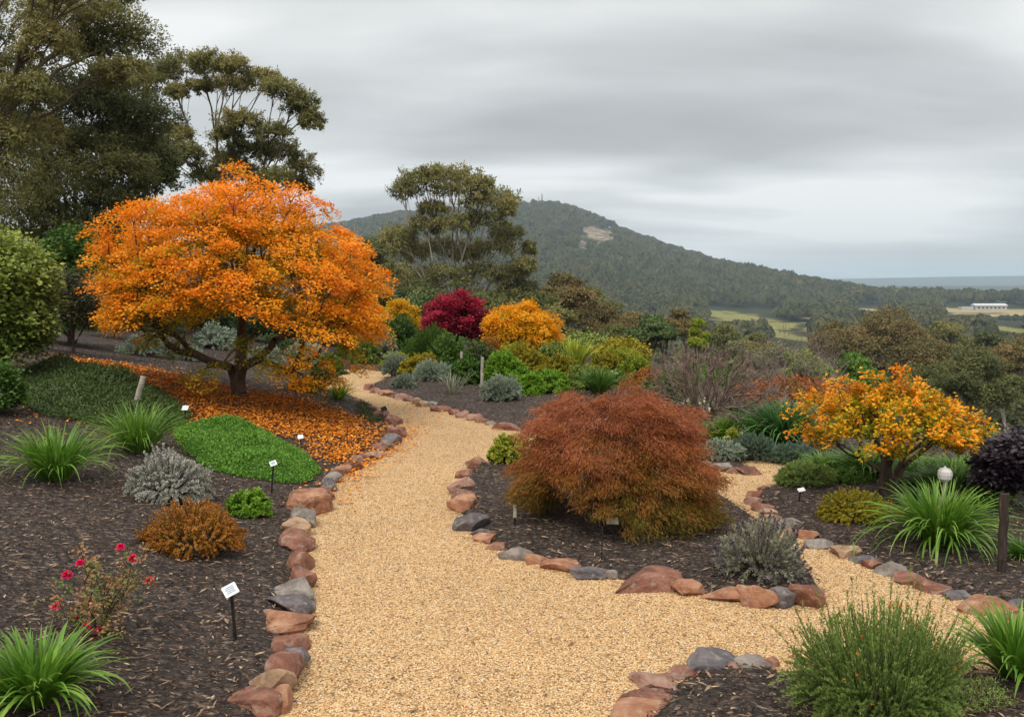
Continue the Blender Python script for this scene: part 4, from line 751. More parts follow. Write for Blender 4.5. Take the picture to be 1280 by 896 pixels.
D = 31.0; p = base_at(95, D)
cl_ = px_clumps(p, D, [(150, 112, 50, 24), (175, 145, 38, 20), (120, 135, 44, 22), (75, 120, 40, 22), (160, 175, 42, 20), (110, 190, 50, 24), (60, 175, 42, 24), (30, 215, 50, 28), (185, 195, 30, 18), (150, 215, 42, 24), (90, 240, 52, 28), (30, 265, 50, 30), (140, 262, 44, 26), (190, 228, 26, 22), (0, 150, 40, 28), (70, 290, 40, 26), (120, 300, 40, 26), (10, 310, 50, 30), (205, 215, 16, 16)], 1.8)
euc('gum_tree', 'dense dark green gum tree filling the left edge behind the shrubs', p, cl_, L_GUMD, 0.14, 0.05, 90, 44, 0.36, DARKGUM, 0.012, tuft=0.22, hangp=0.5, bf=0.35)
D = 40.0; p = base_at(268, D)
cl_ = px_clumps(p, D, [(232, 86, 26, 12), (262, 80, 24, 11), (205, 92, 22, 13), (292, 86, 18, 12), (285, 106, 20, 9), (325, 102, 22, 11), (350, 114, 22, 12), (375, 132, 18, 13), (390, 152, 12, 12), (250, 108, 14, 7), (222, 116, 12, 7), (300, 152, 24, 10), (285, 172, 20, 11), (338, 166, 22, 10), (352, 192, 22, 13), (318, 188, 20, 10), (378, 212, 18, 13), (345, 222, 18, 10), (222, 172, 20, 12), (238, 198, 18, 13), (285, 200, 18, 12), (305, 218, 22, 11), (260, 222, 22, 12), (372, 232, 15, 8), (212, 192, 14, 12), (320, 236, 22, 10)], 1.6)
euc('gum_tree', 'tall umbrella-topped gum tree rising above the big orange maple', p, cl_, L_GUM, 0.15, 0.05, 60, 34, 0.20, DARKGUM, 0.014, tuft=0.2, bf=0.3, lift=0.02, tlo=0.1, trunkpts=[np.array([0, 0, -.5]), np.array([0, 0, 1.5]), np.array([.1, 0, 3.0]), wp(275, 262, D)-p])
D = 74.0; p = base_at(573, D)
cl_ = px_clumps(p, D, [(520, 228, 22, 10), (548, 220, 24, 9), (505, 240, 16, 10), (575, 222, 24, 9), (598, 232, 16, 9), (622, 248, 20, 10), (632, 262, 14, 12), (600, 252, 18, 9), (560, 238, 22, 7), (540, 262, 18, 8), (605, 275, 24, 9), (635, 292, 20, 10), (565, 282, 26, 10), (620, 310, 26, 11), (655, 335, 16, 10), (662, 312, 6, 7), (530, 285, 20, 10), (500, 298, 20, 12), (480, 312, 20, 14), (515, 318, 24, 14), (550, 312, 22, 12), (585, 318, 18, 10), (640, 348, 22, 12), (605, 345, 26, 14), (560, 350, 26, 14), (520, 355, 26, 16), (485, 348, 24, 18), (590, 378, 30, 16), (540, 385, 30, 16), (640, 372, 26, 14), (500, 385, 26, 16), (465, 372, 20, 16)], 3.0)
euc('gum_tree', 'tall spreading gum tree with pale trunk behind the crimson maple', p, cl_, L_GUM, 0.28, 0.10, 50, 30, 0.36, GUMBARK, 0.035, tuft=0.22, bf=0.3, tlo=0.15, trunkpts=[np.array([0, 0, -.5]), np.array([0, 0, 3]), np.array([.1, 0, 6]), wp(575, 372, D)-p])

def random_gum(name, label, px, D, ytop, wpx, mat, base_px=None, n=16, per=40, sub=22, leaf=0.3, group=None, squash=1.0, dense=1.0, bark=None, cat='tree', tuft=0.26):
    p = base_at(px, D); top = wp(px, ytop, D)[2]-p[2]; w = wpx*D/F/2*0.84; hc = min(top*0.75, w*1.6*squash); cl = []
    for i in range(n):
        d = dome_dirs(1, -0.5, 0.8)[0]*U(0.45, 0.85); r = w*U(0.24, 0.38)
        c = np.array([d[0]*w, d[1]*w, top-hc*0.55+d[2]*hc*0.5]); r2 = (r, r, r*0.55); c[2] = min(c[2], top-r*0.6); cl.append((c, r2))
    cl.append((np.array([0, 0, top-w*0.22]), (w*0.35, w*0.35, w*0.2)))
    return euc(name, label, p, cl, mat, leaf, leaf*0.4, per, sub, max(0.12, top*0.018), bark or GUMBARK, 0.02, group, tuft=tuft, bf=0.3)
random_gum('gum_tree', 'bronze crowned gum tree sloping away right of the golden maple', 700, 82, 343, 105, L_GUMB, n=18, per=46, leaf=0.28)
random_gum('gum_tree', 'dusky gum tree at the foot of the hill left of the dark green bush', 752, 88, 383, 95, L_GUMB, n=16, per=46, leaf=0.28)
random_gum('gum_tree', 'dark gum tree between the orange maple and the pale trunked gum', 462, 66, 300, 90, L_GUMD, n=16, per=50, leaf=0.25)
random_gum('gum_tree', 'low dark gum tree behind the crimson and golden maples', 612, 62, 368, 100, L_GUMD, n=16, per=50, leaf=0.24)
random_gum('gum_tree', 'pale olive gum tree behind the dark green round tree', 800, 130, 400, 75, L_GUMG, n=14, per=44, leaf=0.4)
random_gum('gum_tree', 'large bronze gum tree with pale limbs in the valley above the right maple', 1108, 118, 389, 180, L_GUMB, n=26, per=56, sub=26, leaf=0.4)
random_gum('gum_tree', 'bronze green gum tree just left of the large valley gum', 1042, 150, 404, 72, L_GUMB, n=16, per=44, leaf=0.45)
random_gum('gum_tree', 'dark green gum tree at the right edge above the purple shrub', 1225, 60, 440, 130, L_GUMD, n=20, per=60, leaf=0.22)
random_gum('gum_tree', 'broad dark tree just right of the right orange maple', 1178, 72, 456, 110, L_GUMD, n=18, per=56, leaf=0.24)
random_gum('gum_tree', 'brown topped gum tree near the right edge of the valley', 1262, 85, 433, 90, L_GUMB, n=16, per=50, leaf=0.3)
random_gum('round_tree', 'dark green round tree beside the lime green one', 818, 56, 397, 72, L_DARKG, n=18, per=60, leaf=0.20, squash=0.9, bark=BARK)
random_gum('lime_tree', 'lime green upright young tree at the valley edge', 873, 55, 401, 34, L_YG, n=12, per=60, leaf=0.18, squash=2.2, bark=BARK)
random_gum('green_tree', 'fresh green broad tree behind the right orange maple', 1066, 44, 445, 78, L_MIDG, n=14, per=60, leaf=0.18, bark=BARK)
random_gum('green_tree', 'yellowish green low tree behind the leafless grey tree', 1005, 62, 440, 70, L_LIGHT, n=12, per=50, leaf=0.22, bark=BARK)
random_gum('gum_tree', 'bronze round gum tree behind the lime green tree', 850, 95, 388, 60, L_GUMB, n=12, per=50, leaf=0.3)

for (px, D, yt, wd, mt, lb) in [(655, 76, 352, 100, L_GUMD, 'dark gum tree right of the pale trunked gum'), (520, 70, 350, 110, L_GUMD, 'dark gum tree at the left foot of the pale trunked gum'), (690, 64, 384, 90, L_GUM, 'olive gum tree just behind the golden maple'),
 (735, 100, 362, 90, L_GUM, 'olive gum tree in the slope of gums right of the golden maple'), (790, 105, 392, 80, L_GUMB, 'bronze gum tree left of the dark green round tree'), (770, 60, 408, 70, L_GUMD, 'dark gum below the slope of bronze gums'),
 (905, 150, 408, 70, L_GUMD, 'dark rounded gum tree below the left meadow'), (945, 170, 418, 66, L_GUM, 'olive gum tree below the left meadow'), (975, 120, 432, 70, L_GUMG, 'grey green gum tree behind the leafless grey tree'), (920, 100, 428, 70, L_GUMG, 'pale olive gum tree right of the lime green tree'),
 (1185, 170, 405, 90, L_GUM, 'olive gum tree right of the large valley gum'), (1235, 150, 418, 90, L_GUMD, 'dark gum tree above the brown topped gum'), (1290, 130, 420, 100, L_GUMB, 'bronze gum tree cut by the right edge')]:
    random_gum('gum_tree', lb, px, D, yt, wd, mt, n=16, per=46, leaf=0.0032*D+0.05)

# --- distant trees, one object each, copied from a few kinds
def far_proto(kind, mat, seed):
    top = 10.0; w = 5.2; cl = []
    g = Geo(); tr = Geo(); n = 22 if kind < 2 else 13; P = [np.array([0, 0, -1.0]), np.array([0.1, 0, 3.5]), np.array([0.0, 0.1, 6.5])]; pr = [-1, 0, 1]; R = [0.28, 0.2, 0.13]
    for i in range(n):
        d = dome_dirs(1, -0.55, 0.8)[0]*U(0.5, 0.85); r = w*U(0.24, 0.36); c = np.array([d[0]*w, d[1]*w, 6.2+d[2]*3.4]); m = 62; dd = dome_dirs(m, -0.6, 0.8)
        q = c+dd*[r, r, r*0.62]*U(0.8, 1.05, (m, 1)); leaves(g, q, unit(runit(m)+[0, 0, -.4]), unit(dd+runit(m)*0.45), 1.0*U(.6, 1.2, m), 0.62, np.clip(U(0, .6, m)+U(-.1, .4), 0, 1))
        P.append(c); pr.append(1 if i % 2 else 2); R.append(0.05)
    tubes(tr, np.array(P), np.array(pr), np.array(R), 5)
    return g.mesh('crown'), tr.mesh('trunk', True), mat
protos = [far_proto(k % 3, m, k) for k, m in enumerate([L_GUMD, L_GUM, L_GUMB, L_GUMD, L_GUMG, L_GUM])]
for cm, tm, mt in protos: cm.materials.append(mt); tm.materials.append(GUMBARK)
def far_tree(x, y, h, w, kind, label, group, name='gum_tree'):
    cm, tm, mt = protos[kind]; r = bpy.data.objects.new(name, None); COL.objects.link(r); r.location = (x, y, hz(x, y)-0.3); r.rotation_euler = (0, 0, float(U(0, 6.28)))
    r.scale = (w/10.4, w/10.4, h/10.0); r['label'] = label; r['category'] = 'tree'; r['group'] = group
    for nm, me in (('crown', cm), ('trunk', tm)):
        o = bpy.data.objects.new(nm, me); COL.objects.link(o); o.parent = r
placed = []
NEARK = ['dark green gum tree in the wooded valley below the garden', 'olive gum tree in the wooded valley below the garden', 'bronze gum tree in the wooded valley below the garden',
         'dark green gum tree in the wooded valley below the garden', 'grey green gum tree in the wooded valley below the garden', 'olive gum tree in the wooded valley below the garden']
def try_place(px, D, h, w, kind, group, lab=None):
    x = (px-640)/F*D; y = D
    a_, b_, c_ = field_masks(np.array([x]), np.array([y]))
    if max(a_[0], b_[0], c_[0]) > 0.4: return False
    if lab != 'keep' and hides_view(x, y, hz(x, y)+h, w): return False
    for (X_, Y_, W_) in placed:
        if (X_-x)**2+(Y_-y)**2 < (0.36*(W_+w))**2: return False
    placed.append((x, y, w)); far_tree(x, y, h, w, kind, (NEARK[kind] if lab in (None, 'keep') else lab), group); return True
for (px, D, h, w, k, lab) in [(1130, 520, 11, 13, 4, None), (940, 640, 13, 14, 4, None), (960, 520, 15, 16, 0, None), (975, 525, 13, 14, 0, None), (948, 480, 11, 12, 0, None), (900, 330, 10, 14, 0, None), (915, 300, 10, 14, 0, None), (890, 290, 10, 14, 1, None), (1000, 360, 12, 15, 3, None), (1015, 300, 12, 15, 2, None), (1032, 290, 12, 15, 2, None), (1050, 330, 12, 16, 1, None), (1085, 400, 12, 16, 0, None), (1150, 420, 12, 15, 0, None), (1180, 330, 12, 15, 0, None), (1220, 300, 12, 15, 3, None), (1250, 310, 12, 15, 0, None), (1200, 230, 11, 14, 3, None), (1240, 190, 10, 14, 0, None), (1265, 210, 10, 14, 3, None)]:
    try_place(px, D, h, w, k, 'valley gum trees')
cnt = 0; tries = 0
while cnt < 255 and tries < 9000:
    tries += 1; D = 130+420*U(0, 1)**0.8; px = U(640, 1330) if U(0, 1) < 0.85 else U(420, 700); w = U(9, 16)
    if try_place(px, D, w*U(0.72, 0.95), w, int(rng.integers(0, 6)), 'valley gum trees'): cnt += 1

# --- the forest of the mountain and the farther valley: one mass
def forest():
    def tmpl(nc, per, s):
        Ps = []; Ds = []; Ns = []; Ts = []
        for i in range(nc):
            d = dome_dirs(1, -0.1, 0.8)[0]*U(0.3, 0.75); r = U(0.34, 0.5); c = np.array([d[0], d[1], 0.62+d[2]*0.35]); dd = dome_dirs(per, -0.35, 0.8)
            Ps.append(c+dd*[r, r, r*0.6]); Ns.append(unit(dd+runit(per)*0.35)); Ds.append(unit(np.cross(Ns[-1], runit(per)))); Ts.append(np.clip(U(0.1, .4, per)+U(0, .3), 0, 1))
        P, Dr, Nm = map(np.concatenate, (Ps, Ds, Ns)); S = np.cross(Dr, Nm); m = P
        V = np.stack([m-Dr*s, m+S*s*0.6, m+Dr*s, m-S*s*0.6], 1); return V, np.concatenate(Ts)
    T1 = [tmpl(8, 24, 0.30) for _ in range(5)]; T2 = [tmpl(5, 13, 0.42) for _ in range(5)]; g = Geo()
    def fill(n, y0, y1, T, w0, w1, sparse=1.0):
        px = U(380, 1330, n); y = np.sqrt(y0*y0+(y1*y1-y0*y0)*U(0, 1, n)); x = (px-640)/F*y
        a_, b_, c_ = field_masks(x, y); ok = np.maximum(np.maximum(a_, b_), c_) < 0.45+0.6*(U(0, 1, n) < 0.24); x, y = x[ok], y[ok]
        n = len(x); w = U(w0, w1, n)/2; h = w*2*U(0.6, 0.85, n); z = Hfar(x, y); ok = ~hides_view(x, y, z+h, w*2); x, y, w, h, z = x[ok], y[ok], w[ok], h[ok], z[ok]; n = len(x); k = rng.integers(0, 5, n); a = U(0, 6.28, n); tb = U(-.22, .22, n)
        for q in range(5):
            i = np.where(k == q)[0]; V, Tt = T[q]; c, s = np.cos(a[i])[:, None, None], np.sin(a[i])[:, None, None]
            VV = np.stack([(V[None, ..., 0]*c-V[None, ..., 1]*s)*w[i][:, None, None]+x[i][:, None, None], (V[None, ..., 0]*s+V[None, ..., 1]*c)*w[i][:, None, None]+y[i][:, None, None], V[None, ..., 2]*h[i][:, None, None]+z[i][:, None, None]], -1)
            nq = VV.shape[0]*VV.shape[1]; g.add(VV, np.arange(nq*4).reshape(-1, 4), np.clip(Tt[None]+tb[i][:, None], 0, 1).ravel())
    fill(4200, 480, 950, T1, 11, 17); fill(13000, 950, 2400, T2, 13, 20)
    put('distant_forest', g.mesh('distant_forest'), leafmat('forest_canopy', [(0, (0.035, 0.045, 0.020)), (0.4, (0.085, 0.088, 0.036)), (0.8, (0.15, 0.13, 0.055)), (1, (0.22, 0.165, 0.08))], 0.05, 0.8, 0.1), kind='stuff', label='dense gum forest covering the mountain and far valley')
forest()

# ------------------------------------------------------------------ left garden plants
SB = shoot_bush
small_maple('broadleaf_shrub', 'large light green leafy shrub at the left edge', 5, 476, None, 150, 190, L_LIGHT, n=520, per=52, L=0.075, R0=0.06, zc=0.42, gap=0.0, tint0=0.1, tgain=0.75, cr=0.2, stems=3, cat='shrub', spr=0.5, lob=34, amp=0.26, zmin=-0.8)
small_maple('dome_shrub', 'dark green dome shaped shrub behind the light green shrub', 84, 352, 20, 112, 74, L_MIDG, n=420, per=60, L=0.08, R0=0.06, zc=0.35, gap=0.0, tint0=0.0, tgain=0.4, cr=0.2, stems=3, cat='shrub', spr=0.35, amp=0.12, lob=30, zmin=-0.6)
small_maple('dome_shrub', 'dark green rounded shrub half hidden left of the orange crown', 142, 330, 24, 84, 74, L_MIDG, n=320, per=50, L=0.09, R0=0.06, zc=0.35, gap=0.0, tint0=0.0, tgain=0.25, cr=0.22, stems=3, cat='shrub', spr=0.35, amp=0.15, lob=24, zmin=-0.6)
small_maple('dusky_shrub', 'dusky multi-stemmed shrub between the green shrub and the orange maple', 92, 447, None, 112, 110, L_DUSK, n=420, per=26, L=0.055, R0=0.035, zc=0.55, gap=0.35, tint0=0.1, tgain=0.6, cr=0.14, stems=5, cat='shrub', spr=0.5, amp=0.15, lob=24, zmin=-0.6)
small_maple('dark_shrub', 'small dark green bush at the left edge below the light shrub', -8, 524, None, 70, 66, L_MIDG, n=200, per=44, L=0.05, R0=0.02, zc=0.4, tint0=0.0, tgain=0.5, cr=0.12, stems=3, cat='shrub', spr=0.5)
for x, y, w, h, lb in [(181, 450, 70, 32, 'silver green mound on the slope left of the orange maple'), (205, 415, 60, 26, 'farther silver mound seen under the left side of the maple'), (233, 455, 46, 18, 'low flat silver plant behind the maple trunk, left'), (330, 460, 50, 26, 'silver mound glimpsed behind the maple trunk')]:
    SB('silver_shrub', lb, 'shrub', x, y, w, h, L_SILVER, 320, 40, 0.06, 0.014, spread=0.45, up=0.5, group='silver leaved mounds')
mat_cover('prostrate_shrub', 'dark green prostrate shrub on the left slope beside the leaf carpet', [(18, 470), (60, 458), (110, 465), (150, 478), (190, 492), (225, 508), (242, 528), (235, 545), (170, 545), (110, 540), (50, 528), (15, 510)], 0.42, L_MATD, 56000, 0.050, 0.018, 0.9, lf=3.0)
mat_cover('carpet_shrub', 'bright green carpet shrub spilling down to the left path stones', [(215, 545), (250, 537), (300, 541), (345, 553), (380, 575), (402, 596), (395, 612), (360, 612), (310, 606), (260, 596), (225, 578)], 0.30, L_MAT, 75000, 0.032, 0.017, 0.75, lf=4.0)
mat_cover('spent_leaf_mat', 'faded green ground cover between path stones and leaf carpet', [(440, 505), (470, 512), (480, 528), (470, 540), (450, 530)], 0.10, L_MATD, 4000, 0.03, 0.012, 0.3)
G_S = 'strap leaved clumps'
strap_clump('strap_leaf_clump', 'strap leaved clump at the far left on dark mulch', 70, 612, 110, 68, blades=280, width=0.013, group=G_S)
strap_clump('strap_leaf_clump', 'strap leaved clump below the slanting pale stake', 174, 578, 92, 62, blades=240, width=0.012, group=G_S)
strap_clump('strap_leaf_clump', 'strap leaved clump in the bottom left corner', 48, 915, 136, 88, blades=240, width=0.017, group=G_S, seg=12)
strap_clump('strap_leaf_clump', 'largest strap leaved clump, in front of the globe light', 1174, 702, 122, 82, blades=380, width=0.015, group=G_S, stiff=0.3, seg=12)
strap_clump('strap_leaf_clump', 'strap leaved clump in the bottom right corner', 1268, 872, 110, 92, blades=170, width=0.018, group=G_S, stiff=0.6, seg=12)
strap_clump('strap_leaf_clump', 'tiny bright clump above the left path bend', 424, 505, 32, 20, mat=L_BRIGHT, blades=120, width=0.014, group=G_S)
strap_clump('strap_leaf_clump', 'dark glossy strap leaved clump under the right side of the orange maple', 398, 492, 44, 30, mat=L_STRAPD, blades=120, width=0.03, group=G_S, stiff=0.3)
SB('grey_shrub', 'rounded silvery grey shrub between the left strap clumps and the path', 'shrub', 213, 642, 112, 78, L_GREY, 620, 80, 0.022, 0.010, k_lobes=30, amp=0.24, spread=0.65, up=0.2, lobe_sharp=26, tmin=0.5, zmin=-0.02)
SB('lime_shrub', 'small bright lime green plant beside the path stones', 'shrub', 311, 658, 60, 42, L_BRIGHT, 220, 40, 0.028, 0.02, k_lobes=12, amp=0.3, spread=0.75, tmin=0.5)
SB('rust_shrub', 'low rust coloured shrub below the silvery grey shrub', 'shrub', 243, 714, 142, 76, L_RUST, 800, 66, 0.015, 0.010, k_lobes=26, amp=0.22, spread=0.85, lobe_sharp=20, tmin=0.5, base_spread=0.6)
SB('low_plant', 'yellow green low plants at the far left bend of the path', 'plant', 378, 496, 46, 18, L_OLIVE, 120, 40, 0.03, 0.014)

# rose bush with sparse leaves
def rose():
    p = at_ground(122, 806); D = p[1]; m = D/F; root = thing('rose_bush', 'straggly nearly leafless rose bush with small crimson flowers', 'shrub', p)
    tips = [wp(x, y, D+U(-.15, .15))-p for x, y in [(100, 703), (84, 718), (151, 683), (166, 697), (187, 725), (70, 757), (108, 783), (123, 787), (114, 775), (96, 772)]]
    A_ = np.concatenate([np.array(tips), np.column_stack([rng.normal(size=60)*0.15, rng.normal(size=60)*0.14, U(0.05, 0.5, 60)])]); tr = [np.array([0, 0, -.03]), np.array([0, 0, .02]), np.array([0.0, 0, .04])]
    P, par, pl, dn, tp, order = grow(A_, tr, bf=0.7, seg=0.08, lift=0.12, wob=0.07, pen=0.4); R = radii(par, tp, 0.014, 0.0022, 3); skeleton('stems', P, par, R, TWIG, root, 0.006)
    sel = P[rng.choice(len(P), 260)]; g = Geo(); spray(g, sel, runit(260), 0.03, 6, 0.028, 0.017, U(0, 1, 260), 0.6); put('leaves', g.mesh('leaves'), L_ROSE, root)
    fm = tintmat('rose_petal', [(0, (0.50, 0.008, 0.06)), (1, (0.90, 0.03, 0.16))], 0.5)
    for i, t in enumerate(tips):
        g = Geo(); n = 34; lay = np.linspace(0.1, 1, n); a = np.arange(n)*2.4; out = np.column_stack([np.cos(a)*(0.25+lay), np.sin(a)*(0.25+lay), 1.0-lay*1.6]); s = U(0.75, 1.15)*(0.024 if i < 7 else 0.02)
        leaves(g, np.zeros((n, 3)), out, unit(np.column_stack([-np.cos(a), -np.sin(a), np.ones(n)])), s*1.4*(0.7+0.5*lay), s*1.05, U(0, 1, n), -0.15, 0.65)
        put('flower', g.mesh('flower'), fm, root, t)
rose()

# ------------------------------------------------------------------ island plants
SB('lavender_bush', 'grey lavender bush with dark flower spikes at the right end of the island', 'shrub', 950, 742, 118, 80, L_LAV, 520, 46, 0.03, 0.006, k_lobes=14, amp=0.16, spread=0.45, up=0.3, tmin=0.45,
   flowers=(tintmat('lavender_flower', [(0, (0.045, 0.030, 0.042)), (1, (0.15, 0.11, 0.13))]), 'spike', 110, 0.075, 'flower_spikes'))
SB('variegated_plant', 'small yellow and green plant at the far left tip of the island', 'plant', 634, 588, 58, 40, L_YG, 200, 40, 0.04, 0.02, spread=0.7)

# ------------------------------------------------------------------ right bed plants
SB('grey_green_shrub', 'feathery green mound at the far corner of the right bed', 'shrub', 1003, 618, 90, 34, L_WEST, 420, 40, 0.035, 0.008, spread=0.5, up=0.5)
SB('olive_shrub', 'olive gold mound in front of the right maple', 'shrub', 1066, 668, 92, 46, L_OLIVE, 480, 60, 0.016, 0.009, k_lobes=18, amp=0.14, spread=0.75)
SB('rust_shrub', 'thin rusty low plant at the foot of the right maple', 'shrub', 1108, 655, 50, 20, L_RUST, 120, 24, 0.02, 0.01)
SB('green_plant', 'low green leafy plants left of the right maple trunk', 'plant', 1062, 612, 62, 22, L_MIDG, 200, 40, 0.04, 0.016)
strap_clump('green_strap_plant', 'dense green strap leaves behind the globe light', 1190, 636, 100, 34, mat=L_MIDG, blades=700, width=0.016, cat='plant')
strap_clump('green_strap_plant', 'dense green strap leaves right of the globe light', 1225, 646, 80, 34, mat=L_MIDG, blades=380, width=0.014, cat='plant')
strap_clump('green_strap_plant', 'low bright grass tuft at the right edge behind the dark post', 1276, 710, 34, 30, mat=L_MIDG, blades=120, width=0.012, cat='plant')
small_maple('purple_shrub', 'dark purple leaved shrub at the right edge', 1262, 646, None, 110, 100, L_PURPLE, n=170, per=40, L=0.055, R0=0.03, zc=0.5, gap=0.1, tint0=0.1, tgain=0.6, cr=0.085, stems=3, cat='shrub', spr=0.6, amp=0.3)
SB('green_shrub', 'mid green bush in front of the purple shrub', 'shrub', 1222, 622, 90, 46, L_MIDG, 260, 40, 0.04, 0.018)
strap_clump('blue_strap_plant', 'blue green strap leaved bed behind the far path junction, left', 935, 564, 74, 34, mat=L_BRIGHT, blades=500, width=0.02, cat='plant', stiff=0.55)
strap_clump('blue_strap_plant', 'blue green strap leaved bed behind the far path junction, right', 978, 568, 95, 56, mat=L_STRAPB, blades=600, width=0.02, cat='plant', stiff=0.6)
SB('blue_green_mound', 'soft blue green mound at the far path junction, left', 'shrub', 945, 580, 72, 34, L_CATM, 380, 40, 0.05, 0.009, spread=0.4, up=0.6)
SB('blue_green_mound', 'soft blue green mound at the far path junction, right', 'shrub', 993, 584, 64, 30, L_CATM, 320, 40, 0.05, 0.009, spread=0.4, up=0.6)
SB('silver_shrub', 'silver mound on the small stone tip beyond the weeping maple', 'shrub', 900, 583, 62, 28, L_SILVER, 320, 36, 0.04, 0.009, spread=0.5, up=0.4, group='silver leaved mounds')
SB('bush_green', 'green leafy bush left of the leafless tree', 'shrub', 838, 520, 84, 50, L_MIDG, 320, 50, 0.06, 0.03, tint=(0, 0.7))
WH = tintmat('white_petal', [(0, (0.55, 0.55, 0.48)), (1, (0.85, 0.85, 0.78))], 0.6)
SB('white_flowering_plant', 'white flowering patch behind the leafless tree', 'plant', 868, 524, 60, 20, L_BRIGHT, 180, 30, 0.05, 0.02, flowers=(WH, 'head', 60, 0.05, 'flowers'))
SB('white_flowering_plant', 'green plants dotted with white flowers left of the weeping maple top', 'plant', 762, 490, 60, 26, L_MIDG, 220, 40, 0.06, 0.02, flowers=(WH, 'head', 26, 0.045, 'flowers'))
SB('white_iris', 'pale flower spikes standing in the green strap leaves', 'plant', 916, 572, 24, 30, L_YG, 40, 30, 0.05, 0.02, flowers=(WH, 'head', 10, 0.03, 'flowers'), overshoot=0.2)

for (x, y, w, h, nb, lb) in [(1205, 622, 110, 30, 420, 'long green leaves in the shade of the right maple, right side'), (1150, 618, 90, 28, 320, 'green leaves filling the ground behind the right maple trunk'), (1085, 606, 90, 26, 320, 'green leaves beyond the right maple trunk, left side'), (1035, 600, 70, 24, 260, 'green leaves behind the feathery green mound')]:
    strap_clump('green_strap_plant', lb, x, y, w, h, mat=L_MIDG, blades=nb, width=0.016, cat='plant')
strap_clump('green_strap_plant', 'yellow green strap leaves at the foot of the leafless tree', 905, 563, 60, 26, mat=L_BRIGHT, blades=320, width=0.018, cat='plant', stiff=0.5)

# ------------------------------------------------------------------ middle bed plants
SB('silver_shrub', 'silver green mound standing alone at the right of the middle bed', 'shrub', 627, 508, 56, 34, L_SILVER, 420, 44, 0.06, 0.013, spread=0.35, up=0.6, group='silver leaved mounds', lobe_sharp=20, k_lobes=20)
SB('silver_shrub', 'long silver mound at the back of the middle bed', 'shrub', 541, 481, 62, 26, L_SILVER, 420, 44, 0.06, 0.013, spread=0.4, up=0.5, group='silver leaved mounds')
SB('silver_shrub', 'small silver tuft at the left of the middle bed', 'shrub', 505, 489, 34, 18, L_SILVER, 240, 40, 0.05, 0.011, spread=0.4, up=0.5, group='silver leaved mounds', tint=(0, 0.8))
SB('silver_shrub', 'silver green mound at the far left of the middle bed', 'shrub', 495, 474, 40, 30, L_SILVER, 280, 40, 0.06, 0.014, spread=0.4, up=0.5, group='silver leaved mounds', tint=(0, 0.6))
SB('yellow_shrub', 'yellow flowering low shrub behind the silver mounds', 'shrub', 530, 470, 48, 26, L_OLIVE, 240, 40, 0.05, 0.025, tint=(0.4, 0.88))
SB('pale_shrub', 'pale greenish yellow shrub at the far left of the middle bed', 'shrub', 497, 464, 46, 24, L_YG, 240, 40, 0.05, 0.02, tint=(0.2, 1))
strap_clump('spiky_plant', 'sparse spiky grey plant in the middle bed mulch', 565, 498, 42, 24, mat=L_LAV, blades=60, width=0.012, cat='plant', stiff=0.9)
SB('green_shrub', 'darker green leafy shrub left of the wooden post', 'shrub', 584, 485, 46, 38, L_MIDG, 320, 50, 0.055, 0.028, tint=(0, 0.75))
SB('bright_shrub', 'bright green leafy shrub right of the wooden post', 'shrub', 632, 487, 58, 46, L_BRIGHT, 420, 50, 0.06, 0.028)
SB('bright_shrub', 'low bright green plants at the right end of the middle bed', 'shrub', 688, 497, 60, 32, L_BRIGHT, 320, 44, 0.055, 0.024)
SB('green_shrub', 'tall green reedy shrub in front of the crimson maple', 'shrub', 535, 463, 74, 54, L_MIDG, 460, 44, 0.10, 0.02, spread=0.35, up=0.7, tint=(0, 0.6))
SB('green_shrub', 'dark green leafy shrub behind the path bend', 'shrub', 500, 450, 66, 58, L_MIDG, 380, 50, 0.09, 0.04, tint=(0, 0.45))
SB('green_shrub', 'grey green shrub beside the far end of the path', 'shrub', 478, 457, 40, 40, L_SILVER, 240, 40, 0.08, 0.03, tint=(0, 0.35))
strap_clump('cordyline', 'spiky lime yellow sword leaved plant right of the golden maple', 719, 468, 36, 42, mat=L_YG, blades=130, width=0.035, cat='plant', stiff=0.95)
SB('olive_shrub', 'olive yellow shrub below the spiky lime plant', 'shrub', 700, 485, 70, 40, L_OLIVE, 320, 44, 0.06, 0.03, tint=(0, 0.8))
SB('olive_shrub', 'olive yellow shrub right of the spiky lime plant', 'shrub', 758, 480, 66, 38, L_OLIVE, 320, 44, 0.06, 0.03, tint=(0, 0.8))
strap_clump('green_strap_plant', 'green strap leaves peeping over the weeping maple', 748, 500, 52, 32, mat=L_MIDG, blades=260, width=0.02, cat='plant', stiff=0.7)
SB('rust_shrub', 'rusty shrub behind the weeping maple right shoulder', 'shrub', 815, 500, 56, 36, L_RUST, 240, 40, 0.06, 0.03)
SB('olive_shrub', 'yellow green shrub behind the weeping maple top', 'shrub', 795, 488, 60, 40, L_YG, 260, 40, 0.06, 0.03, tint=(0, 0.6))
SB('green_shrub', 'low green shrubs at the far end of the middle bed, right', 'shrub', 700, 470, 50, 20, L_MIDG, 200, 40, 0.08, 0.03)

